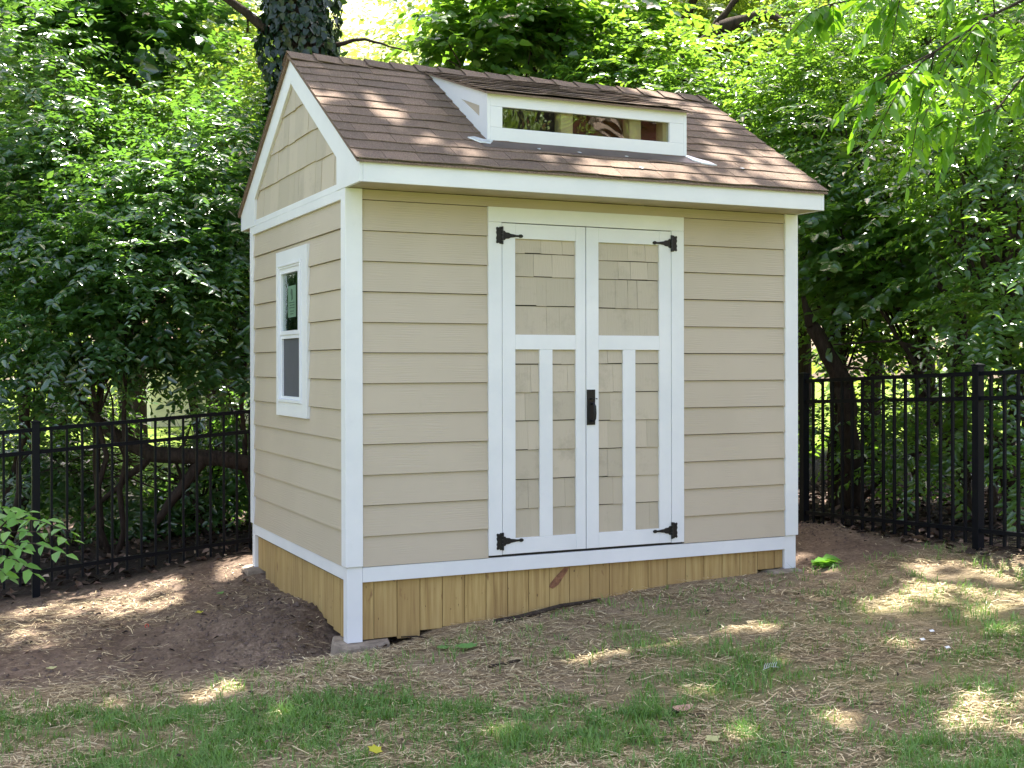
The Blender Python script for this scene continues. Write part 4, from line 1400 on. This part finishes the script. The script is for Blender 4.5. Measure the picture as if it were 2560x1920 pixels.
# far-off wood closing the view: one mass
rg = np.random.default_rng(91)
n = 2600
u_ = rg.uniform(-.75, .95, n); dd = rg.uniform(44, 62, n)
cx, cy = -2.18, -6.92
px_ = cx + dd * (.4246 + .9053 * u_); py_ = cy + dd * (.9053 - .4246 * u_)
hz = rg.uniform(0, 1, n) ** .8 * (7.0 + 2.5 * np.sin(u_ * 9) + 1.5 * np.sin(u_ * 23))
C = np.c_[px_, py_, hz - .9]
p, d, nn, ll = sprays(C, norm(rg.normal(size=(n, 3))), .55, 9, 1.8, .2, rg)
V, F = leaves(p, d, nn, ll, OV)
tag(np_mesh('far_woodland', V, F, M['leafC']), 'distant sunlit wood behind the trees', 'woodland', kind='stuff')

# leaf hanging in from the upper right, near the camera (walnut twig)
wb = empty('walnut_tree', (4.6, -6.2, -.3), 'walnut branch with long bright green leaflets hanging in from the upper right', 'tree')
q = MB()
q.tube([(4.6, -6.2, -.4), (4.5, -6.1, 1.6), (4.3, -5.9, 3.2), (4.2, -5.7, 5.0)], [.16, .14, .12, .08], 10, .05)
main = [Vector((4.3, -5.9, 3.2)), Vector((3.6, -4.9, 3.35)), Vector((2.33, -3.07, 2.85)), Vector((1.85, -3.06, 2.62)), Vector((1.47, -3.11, 2.41)), Vector((1.25, -3.12, 2.30))]
q.tube(main, [.04, .02, .009, .006, .004, .003], 7, .04)
main2 = [Vector((3.9, -5.3, 3.3)), Vector((1.95, -3.33, 2.91)), Vector((1.80, -2.93, 2.86)), Vector((1.57, -2.82, 2.74)), Vector((1.30, -2.70, 2.69))]
q.tube(main2, [.03, .02, .012, .008, .003], 7, .04)
main3 = [Vector(main[2]), Vector((2.08, -3.07, 2.45)), Vector((1.86, -3.07, 2.23)), Vector((1.65, -3.08, 2.16))]
q.tube(main3, [.006, .005, .004, .003], 6, .04)
rg = np.random.default_rng(17)
LP, LD, LN_, LL = [], [], [], []


def rachis(a, e, npair=7, size=.080):
    a, e = Vector(a), Vector(e)
    L = (e - a).length
    pts = [a + (e - a) * t + Vector((0, 0, .10 * L * math.sin(math.pi * t))) for t in np.linspace(0, 1, 7)]
    q.tube(pts, [.0030, .0027, .0024, .002, .0018, .0015, .001], 5)
    for k in range(npair * 2 + 1):
        t = .22 + .78 * (k // 2) / npair if k < npair * 2 else 1
        i = min(int(t * 6), 5); f_ = t * 6 - i
        p = pts[i] * (1 - f_) + pts[i + 1] * f_
        dr = (pts[i + 1] - pts[i]).normalized()
        sd_ = dr.cross(Vector((0, 0, 1))).normalized() * (1 if k % 2 else -1)
        D = sd_ * .8 + dr * .55 + Vector((0, 0, -.38)) if k < npair * 2 else dr + Vector((0, 0, -.4))
        LP.append(tuple(p)); LD.append(tuple(D + Vector(rg.normal(0, .15, 3)))); LN_.append(tuple(Vector((0, 0, 1)) + Vector(rg.normal(0, .35, 3))))
        LL.append(size * rg.uniform(.75, 1.15) * (.75 + .5 * math.sin(math.pi * min(t, .95))))


RA = [(main[4], (1.09, -3.15, 1.96)), (main[5], (1.11, -3.05, 2.05)), (main[4], (1.30, -3.14, 1.86)), (main[3], (1.54, -3.14, 2.01)), (main[5], (1.21, -2.99, 2.25)), (main[3], (1.28, -3.24, 2.08)),
      (main[4], (1.20, -3.10, 2.10)), (main[4], (1.50, -3.01, 2.02)), (main[3], (1.79, -3.04, 2.18)), (main[3], (1.38, -3.18, 2.24)), (main[2], (2.09, -2.96, 2.45)),
      (main2[4], (1.23, -2.67, 2.59)), (main2[3], (1.39, -2.74, 2.49)), (main2[3], (1.46, -2.88, 2.48)), (main2[2], (1.73, -2.90, 2.59)), (main2[3], (1.29, -2.80, 2.64)),
      (main3[1], (1.98, -3.02, 2.59)), (main3[2], (1.79, -3.04, 2.04)), (main3[3], (1.51, -3.13, 2.17)), (main3[3], (1.56, -3.04, 1.91)), (main3[1], (2.01, -3.03, 2.23)), (main[5], (1.20, -3.09, 2.37)),
      (main[3], (1.68, -3.10, 2.46)), (main2[2], (1.76, -3.02, 2.71)), (main[2], (1.95, -3.11, 2.64)), (main3[2], (1.65, -3.08, 2.31)), (main3[3], (1.42, -3.09, 2.06))]
for a, e in RA:
    rachis(a, e)
r5 = random.Random(12)
nod = main[2:] + main2[1:] + main3[1:]
for _ in range(26):
    a = r5.choice(nod)
    rachis(a, Vector(a) + Vector((r5.uniform(-.32, .22), r5.uniform(-.3, .3), r5.uniform(-.22, .06))), 7, .075)
q.build('trunk', M['bark'], wb, smooth=True)
V, F = leaves(np.array(LP), np.array(LD), np.array(LN_), np.array(LL), leaf_tpl(.42, .06, .12, 'lance'))
np_mesh('crown', V, F, M['leafN'], wb)

# near shrub at the lower left
ns = empty('near_shrub', (-2.6, -.9, -.58), 'light green leafy shrub branch reaching in at the lower left edge', 'shrub')
q = MB()
LP, LD, LN_, LL = [], [], [], []
hub = Vector((-2.6, -.9, -.58))
ends = [((-1.83, -0.57, 0.44), (-1.61, -1.12, 0.43)), ((-1.88, -0.66, 0.39), (-1.59, -1.02, 0.38)), ((-1.86, -0.78, 0.36), (-1.63, -1.11, 0.33)), ((-1.89, -0.88, 0.31), (-1.76, -1.05, 0.25)), ((-1.90, -0.43, 0.41), (-1.75, -0.61, 0.47)),
        ((-1.94, -0.85, 0.35), (-1.80, -1.03, 0.35)), ((-1.92, -0.75, 0.23), (-1.85, -0.90, 0.21)), ((-1.92, -0.31, 0.37), (-1.66, -0.54, 0.42)), ((-1.98, -0.28, 0.46), (-1.82, -0.36, 0.46))]
for a, e in ends:
    a, e = Vector(a), Vector(e)
    q.tube([hub, (hub + a) / 2 + Vector((0, 0, .15)), a, (a + e) / 2 + Vector((0, 0, .02)), e], [.010, .007, .004, .003, .0015], 6)
    for k in range(9):
        t = k / 8
        p = a + (e - a) * t + Vector((0, 0, .02 * math.sin(math.pi * t)))
        dr = (e - a).normalized()
        sd_ = dr.cross(Vector((0, 0, 1))).normalized() * (1 if k % 2 else -1)
        D = sd_ * .8 + dr * (.5 if k < 8 else 2) + Vector((0, 0, -.35)) + Vector(rg.normal(0, .2, 3))
        LP.append(tuple(p)); LD.append(tuple(D)); LN_.append(tuple(Vector((0, -.25, 1)) + Vector(rg.normal(0, .3, 3)))); LL.append(.076 * rg.uniform(.7, 1.2))
q.build('stem', M['bark'], ns, smooth=True)
V, F = leaves(np.array(LP), np.array(LD), np.array(LN_), np.array(LL), leaf_tpl(.55, .07, .14, 'ovate'))
np_mesh('foliage', V, F, M['leafF'], ns)

# bright leaves at the foot of the right post
wp = empty('broadleaf_weed', (3.36, -.05, -.24), 'bright green broad-leaved weed at the foot of the right corner post', 'plant')
LP, LD, LN_, LL = [], [], [], []
for k in range(16):
    a = rnd.uniform(-.6, .9); h = rnd.uniform(.01, .07)
    LP.append((3.27 + rnd.uniform(0, .13), -.08 + rnd.uniform(-.05, .05), -.235 + h)); LD.append((math.cos(a), math.sin(a) * .5 - .2, .12)); LN_.append((rnd.uniform(-.3, .3), -.3, 1)); LL.append(rnd.uniform(.09, .17))
V, F = leaves(np.array(LP), np.array(LD), np.array(LN_), np.array(LL), leaf_tpl(.42, .05, .35, 'ovate'))
np_mesh('foliage', V, F, M['leafF'], wp)
q = MB()
for k in range(4):
    q.tube([(3.28 + k * .02, -.07, -.27), (3.30 + k * .03, -.08, -.2)], [.004, .002], 5)
q.build('stem', M['leafN'], wp)

# ------------------------------------------------------------------ ground cover
def view_pts(n, x0, x1, y0, y1, rg):
    return rg.uniform(x0, x1, n), rg.uniform(y0, y1, n)


def in_shed(x, y, m=.0):
    return (x > .0 - m) & (x < W_ + m) & (y > .02 - m) & (y < D_ + m)


def strips(x, y, z, ang, L, wd, tilt, bend, mat, name):
    """flat bent strips (2 quads)"""
    n = len(x)
    d = np.stack([np.cos(ang), np.sin(ang), tilt], 1); d = norm(d)
    s = np.stack([-np.sin(ang), np.cos(ang), np.zeros(n)], 1)
    P = np.c_[x, y, z]
    mid = P + d * (L / 2)[:, None] + s * (bend * L)[:, None] + np.array([0, 0, 1.0]) * (np.abs(bend) * L * .3)[:, None]
    end = P + d * L[:, None]
    w2 = (wd / 2)[:, None]
    V = np.stack([P - s * w2, P + s * w2, mid - s * w2, mid + s * w2, end - s * w2 * .5, end + s * w2 * .5], 1).reshape(-1, 3)
    F = (np.array([(0, 2, 3, 1), (2, 4, 5, 3)])[None] + (np.arange(n) * 6)[:, None, None]).reshape(-1, 4)
    return np_mesh(name, V, F, mat)


rg = np.random.default_rng(101)
n = 270000
x, y = view_pts(n, -2.6, 4.9, -3.6, 2.6, rg)
se = straw_edge(x)
dens = np.where(y < se, 1.0, np.where(x < .6, .10 * (1 + vnoise(x, y, 3)) + .5 * np.exp(-((y - se) / .12) ** 2), .45))
dens *= np.clip(.55 + .75 * vnoise(x, y, 2.6) + .35 * vnoise(x, y, 8), .06, 1)
dens = np.where((x < -.6) & (y > 1.2) & (y < 2.4), np.maximum(dens, .35), dens)
dens = np.where((x > 4.2), .2 * dens, dens)
dens = np.where((x > 3.15) & (y > -.25), .10 * dens, dens)
keep = (rg.uniform(0, 1, n) < dens) & ~in_shed(x, y)
x, y = x[keep], y[keep]; n = len(x)
z = gz(x, y) + rg.uniform(.002, .022, n)
L = rg.uniform(.02, .11, n) * rg.uniform(.5, 1, n); ang = rg.normal(-.35, 1.0, n) + (rg.uniform(0, 1, n) < .5) * math.pi
tag(strips(x, y, z, ang, L, rg.uniform(.0018, .0060, n), rg.normal(0, .09, n), rg.normal(0, .05, n), M['straw'], 'straw'),
    'dry straw strewn over the seeded lawn', 'straw', kind='stuff')

rg = np.random.default_rng(102)
n = 3200
x, y = view_pts(n, -2.6, 4.9, -3.6, 1.6, rg)
keep = (rg.uniform(0, 1, n) < np.where(y < straw_edge(x), np.clip(.7 + .6 * vnoise(x, y, 2), .1, 1), .13)) & ~in_shed(x, y, .03) & (x < 4.2)
x, y = x[keep], y[keep]; n = len(x)
tag(strips(x, y, gz(x, y) + rg.uniform(.006, .028, n), rg.normal(-.35, .9, n), rg.uniform(.06, .20, n), rg.uniform(.0025, .006, n), rg.normal(0, .05, n), rg.normal(0, .035, n), M['straw'], 'long_straw'),
    'longer pale straw stalks lying across the lawn', 'straw', kind='stuff')
# grass tufts
rg = np.random.default_rng(103)
n = 46000
x, y = view_pts(n, -2.7, 4.2, -3.7, .4, rg)
front = sstep(-1.0, -2.0, y + .42 * (x - 1.2) * .9)        # denser towards the camera
front = sstep(.25, -.45, y + 1.1 + .62 * x)
pat = vnoise(x, y, 1.7) + .8 * vnoise(x, y, 4.1) + .4 * vnoise(x, y, 9)
dens = np.clip((1.35 * pat + .3 * vnoise(x, y, 14) + 1.0 * front - .42) * 1.0, 0, 1) * np.clip(front * 1.5 + .05, 0, 1)
right = sstep(1.3, 2.6, x - .5 * y)
dens = np.maximum(dens, np.clip(pat + .25, 0, 1) * right * .5 * sstep(-.6, -1.1, y + .25 * (x - 3)))
dens = np.maximum(dens, .035 + .09 * front)
keep = (rg.uniform(0, 1, n) < dens) & (y < straw_edge(x) - .15)
x, y = x[keep], y[keep]; m = len(x)
per = 9
hgt = rg.uniform(.035, .085, m) * (1 + .35 * vnoise(x, y, 3))
X = np.repeat(x, per) + rg.normal(0, .024, m * per); Y = np.repeat(y, per) + rg.normal(0, .024, m * per)
Z = gz(X, Y) - .004
n = m * per
ang = rg.uniform(0, 2 * math.pi, n)
L = np.repeat(hgt, per) * rg.uniform(.6, 1.25, n)
lean = rg.uniform(.35, 1.5, n)
d0 = np.stack([np.cos(ang) * lean * .45, np.sin(ang) * lean * .45, np.ones(n)], 1); d0 = norm(d0)
d1 = np.stack([np.cos(ang) * lean * 1.5, np.sin(ang) * lean * 1.5, np.full(n, .75)], 1); d1 = norm(d1)
s = np.stack([-np.sin(ang), np.cos(ang), np.zeros(n)], 1)
wd = rg.uniform(.0028, .0056, n)[:, None]
P = np.c_[X, Y, Z]
Mi = P + d0 * (L * .5)[:, None]; En = Mi + d1 * (L * .55)[:, None]
V = np.stack([P - s * wd / 2, P + s * wd / 2, Mi - s * wd * .45, Mi + s * wd * .45, En - s * wd * .06, En + s * wd * .06], 1).reshape(-1, 3)
F = (np.array([(0, 1, 3, 2), (2, 3, 5, 4)])[None] + (np.arange(n) * 6)[:, None, None]).reshape(-1, 4)
tag(np_mesh('grass', V, F, M['grass']), 'patchy young grass growing through the straw', 'grass', kind='stuff')

# dead leaves and chips
rg = np.random.default_rng(105)
xs1, ys1 = view_pts(1300, -2.6, 4.8, -3.4, 3.2, rg)
k = ~in_shed(xs1, ys1, .03) & (rg.uniform(0, 1, 1300) < np.where((ys1 > straw_edge(xs1)), .8, .22))
xs1, ys1 = xs1[k], ys1[k]
xs2, ys2 = rg.uniform(-6, 9, 9000), rg.uniform(3.0, 11, 9000)
xs3, ys3 = rg.uniform(4.1, 8.5, 3500), rg.uniform(-3, 4, 3500)
xa = np.r_[xs1, xs2, xs3]; ya_ = np.r_[ys1, ys2, ys3]; n = len(xa)
LLn = np.r_[rg.uniform(.015, .05, len(xs1)), rg.uniform(.04, .11, n - len(xs1))]
P = np.c_[xa, ya_, gz(xa, ya_) + rg.uniform(.004, .03, n)]
ag = rg.uniform(0, 6.28, n)
V, F = leaves(P, np.stack([np.cos(ag), np.sin(ag), rg.normal(0, .3, n)], 1), np.stack([rg.normal(0, .35, n), rg.normal(0, .35, n), np.ones(n)], 1), LLn, leaf_tpl(.6, .14, .2))
tag(np_mesh('leaf_litter', V, F, M['litter']), 'fallen brown leaves scattered over the dirt and the wood floor', 'leaf litter', kind='stuff')

# dirt crumbs near the pit
rg = np.random.default_rng(107)
q = MB()
n = 2600
cxs = np.r_[rg.normal(-.25, .3, 1300), rg.uniform(-2.2, 0, 1000), rg.normal(3.9, .25, 300)]
cys = np.r_[rg.normal(.45, .6, 1300), rg.uniform(0, 3, 1000), rg.normal(.7, .3, 300)]
cz_ = gz(cxs, cys)
for a, c, z0 in zip(cxs, cys, cz_):
    if -.0 < a < W_ and .0 < c < D_: continue
    if c < straw_edge(a): continue
    r_ = rg.uniform(.004, .011) * (1 + 1.2 * rg.uniform() ** 6)
    v = [(a + r_ * rg.uniform(.6, 1.2), c, z0), (a, c + r_ * rg.uniform(.6, 1.2), z0), (a - r_ * rg.uniform(.6, 1.2), c, z0 + r_ * .2), (a, c - r_, z0), (a + r_ * .2, c, z0 + r_ * rg.uniform(.5, 1.1)), (a, c, z0 - r_ * .5)]
    q.add(v, [(0, 1, 4), (1, 2, 4), (2, 3, 4), (3, 0, 4)])
tag(q.build('soil_clods', m_plain('soil_clod', (.11, .078, .062), .95, var=.4, scale=12, bump=.6, bscale=80)), 'loose crumbs of dug soil beside the shed', 'soil', kind='stuff')


# small single things
def twig(pts, r0, r1, label, mat='bark', name='stick', seg=7):
    pp = []
    for (a, c, h) in pts:
        pp.append((a, c, float(gz(a, c)[0]) + h))
    rad = list(np.linspace(r0, r1, len(pp)))
    o = MB().tube(pp, rad, seg, .15).build(name, M[mat], None, smooth=True)
    return tag(o, label, 'stick')


twig([(.90, -.10, .012), (1.05, -.085, .018), (1.2, -.075, .022), (1.37, -.05, .024), (1.5, -.045, .02), (1.66, -.02, .014)], .020, .008, 'crooked grey bark covered stick lying along the front skirting', 'bark')
twig([(.52, -.85, .008), (.60, -.88, .014), (.70, -.86, .012)], .009, .006, 'short grey twig on the straw before the doors')
twig([(.46, -.13, .01), (.40, -.09, .03), (.33, -.02, .05)], .006, .004, 'thin twig propped at the hollow by the near paver')
twig([(.95, -1.95, .012), (1.0, -1.93, .028), (1.03, -1.96, .012), (1.1, -2.03, .010)], .012, .008, 'hooked grey root end beside the pink bark chip')
twig([(1.3, -2.08, .01), (1.42, -2.05, .012), (1.55, -1.98, .02)], .005, .003, 'long pale stalk lying in the grass right of the bark chip', 'straw')


def flat_thing(name, x, y, h, pts, mat, label, cat, rz=0, cup=.1, group=None, tilt=0):
    z = float(gz(x, y)[0]) + h
    n = len(pts)
    v = []
    for (a, c) in pts:
        xx = a * math.cos(rz) - c * math.sin(rz); yy = a * math.sin(rz) + c * math.cos(rz)
        v.append((x + xx, y + yy, z + cup * math.hypot(a, c) + tilt * c))
    v2 = [(a, c, d - .0012) for a, c, d in v]
    o = MB().add(v + v2 + [(x, y, z)], [(i, (i + 1) % n, 2 * n) for i in range(n)] + [(n + i, n + (i + 1) % n, (i + 1) % n, i) for i in range(n)]).build(name, mat)
    return tag(o, label, cat, group)


def leafpoly(L, wd, lobes=3):
    pts = []
    N_ = 18
    for i in range(N_):
        t = 2 * math.pi * i / N_
        r_ = 1 + .22 * math.cos(lobes * 2 * t)
        pts.append((L / 2 * r_ * math.cos(t), wd / 2 * r_ * math.sin(t)))
    return pts


my = m_leaf('yellow_leaf', (.50, .50, .03), (.62, .60, .06), (.5, .5, .02), .3, .5)
mg = m_leaf('fresh_fallen_leaf', (.10, .28, .07), (.18, .38, .10), (.2, .4, .05), .3, .45)
mpy = m_leaf('pale_yellow_leaf', (.50, .52, .22), (.6, .6, .3), (.5, .5, .2), .3, .5)
FLV = 'fallen leaves lying in the yard'
flat_thing('fallen_leaf', -.42, -1.75, .035, leafpoly(.06, .055), my, 'bright yellow lobed leaf in the grass at the bottom of the photo', 'leaf', .4, .3, FLV, .35)
flat_thing('fallen_leaf', .93, -2.34, .03, leafpoly(.075, .05, 2), mpy, 'pale yellow-green leaf in the grass below the bark chip', 'leaf', .2, .1, FLV, .2)
flat_thing('fallen_leaf', -.26, -1.18, .02, leafpoly(.045, .04), mg, 'small light green leaf in the straw left of the middle', 'leaf', .9, .3, FLV, .3)
flat_thing('fallen_leaf', -.17, -.92, .02, leafpoly(.028, .024, 2), mpy, 'tiny cream leaf on the straw before the near post', 'leaf', .2, .1, FLV, .3)
flat_thing('fallen_leaf', -.6, 1.20, .01, leafpoly(.045, .035, 2), my, 'yellow leaf on the bare dirt left of the shed', 'leaf', .2, .2, FLV, .2)
flat_thing('fallen_leaf', -1.55, .55, .01, leafpoly(.05, .03, 2), mpy, 'cream leaf near the straw edge at the far left', 'leaf', .2, .2, FLV, .2)
flat_thing('fallen_leaf', -.35, 1.75, .01, leafpoly(.07, .03, 2), mg, 'light green leaf on the dirt near the side skirting', 'leaf', .7, .2, FLV, .2)
flat_thing('fallen_leaf', .53, -.52, .02, leafpoly(.13, .08, 4), mg, 'green lobed oak-like leaf on the straw right of the near paver', 'leaf', .1, .15, FLV, .1)
flat_thing('fallen_leaf', .42, -.45, .015, leafpoly(.09, .06, 4), mg, 'smaller green lobed leaf touching the larger oak-like one', 'leaf', .8, .15, FLV, .1)
mchip = m_plain('pink_bark_chip', (.45, .27, .20), .85, var=.3, scale=25, bump=.8, bscale=40, bdist=.01)
flat_thing('bark_chip', 1.04, -1.93, .025, [(-.05, -.012), (-.03, -.022), (.01, -.018), (.05, -.014), (.055, .008), (.02, .02), (-.03, .018), (-.055, .004)], mchip,
           'pinkish curled bark chip lying in the grass at lower right', 'bark chip', 0, .25, None, .4)
mw = m_plain('white_scrap', (.75, .76, .78), .5)
for i, (a, c, lb) in enumerate(((2.62, -2.0, 'largest white plastic scrap on the straw at the right'), (2.62, -1.82, 'smaller white scrap left of two others on the right'), (2.78, -1.72, 'white scrap farthest from the camera on the right'))):
    flat_thing('plastic_scrap', a, c, .02, [(-.018, -.006), (.016, -.008), (.02, .006), (-.014, .008)], mw, lb, 'plastic scrap', .2, .1, 'white scraps on the straw', .5)
# feather
q = MB()
fx0, fy0 = 1.72, -1.70; fz0 = float(gz(fx0, fy0)[0]) + .025
q.tube([(fx0 - .05, fy0, fz0), (fx0, fy0, fz0 + .012), (fx0 + .06, fy0 + .01, fz0)], [.0012, .0012, .0008], 5)
for k in range(6):
    t = -.04 + k * .014
    q.tube([(fx0 + t, fy0, fz0 + .006), (fx0 + t + .001, fy0 - .002, fz0 + .022), (fx0 + t + .008, fy0 - .004, fz0 + .034)], [.0022, .0018, .0006], 5)
tag(q.build('feather', mw), 'small white feather standing in the grass at right', 'feather')
q = MB()
cxr, cyr = -.93, 1.18; czr = float(gz(cxr, cyr)[0]) + .012
q.tube([(cxr + .011 * math.cos(t), cyr + .004, czr + .011 * math.sin(t)) for t in np.linspace(0, 2 * math.pi, 13)], [.0028] * 13, 6)
tag(q.build('plastic_ring', m_plain('red_plastic', (.55, .04, .04), .4)), 'tiny red plastic ring on the bare dirt', 'ring')

# ------------------------------------------------------------------ houses: one seen through the leaves, one mirrored in the dormer
def house(name, label, x0, x1, y0, y1, z0, z1, wallm, roofh, wins, axis, rot=0):
    root = empty(name, ((x0 + x1) / 2, (y0 + y1) / 2, z0), label, 'house')
    w_ = MB().box(x0, x1, y0, y1, z0, z1)
    ym = (y0 + y1) / 2
    w_.prism([(y0, z1), (y1, z1), (ym, z1 + roofh)], 'x', x0, x1)
    w_.build('wall', wallm, root)
    r_ = MB()
    for s in (1, -1):
        e = ym + s * ((y1 - y0) / 2 + .4)
        ze = z1 - .4 * roofh / ((y1 - y0) / 2)
        r_.prism([(ym, z1 + roofh + .05), (e, ze + .05), (e, ze + .25), (ym, z1 + roofh + .25)], 'x', x0 - .3, x1 + .3)
    r_.build('roof', M['roof'], root)
    for (a, c, zb, zt, yy, sg) in wins:
        fr_ = MB().box(a, a + .08, yy - .05 * (sg < 0), yy + .05 * (sg > 0), zb, zt).box(c - .08, c, yy - .05 * (sg < 0), yy + .05 * (sg > 0), zb, zt)
        fr_.box(a + .08, c - .08, yy - .05 * (sg < 0), yy + .05 * (sg > 0), zb, zb + .08).box(a + .08, c - .08, yy - .05 * (sg < 0), yy + .05 * (sg > 0), zt - .08, zt)
        wf = fr_.build('window', M['vinyl'], root)
        MB().box(a + .08, c - .08, yy + .01 * sg, yy + .02 * sg, zb + .08, zt - .08).build('pane', M['dark'], wf)
    return root


hb = house('brick_house', 'red brick house mirrored in the dormer glass', 8.9, 16.0, -20, -14, -.4, 6.2, M['brick'], 2.2,
           [(9.8, 10.8, 3.6, 5.0, -14, 1), (12.3, 13.3, 3.6, 5.0, -14, 1), (9.8, 10.8, .6, 2.0, -14, 1)], 'x')
HC = (5.71, 33.56)
hn = house('neighbour_house', 'pale cream house wall glimpsed through the leaves behind the left fence', HC[0] - 1.5, HC[0] + 4.5, HC[1], HC[1] + 7, -1, 1.8, m_plain('cream_siding', (.62, .58, .40), .7), 1.8,
           [(HC[0] + .2, HC[0] + 1.2, .2, 1.4, HC[1], -1)], 'x')

# trees behind the photographer (seen in the panes)
for (lx, ly, sc, rz, lb) in ((-9.5, 5.0, .8, .7, 'tree left of the yard, mirrored in the side window'), (-9.0, 9.5, .9, 2.0, 'second tree left of the yard behind the mirrored one'),
                             (6.0, -12.0, .8, 1.1, 'tree behind the photographer, mirrored in the dormer glass'),
                             (6.2, -16.5, 1.1, 2.1, 'second tree behind the photographer, beside the brick house')):
    dup(far0, (lx, ly, float(gz(lx, ly)[0]) - .1), rz, sc, lb, GW)
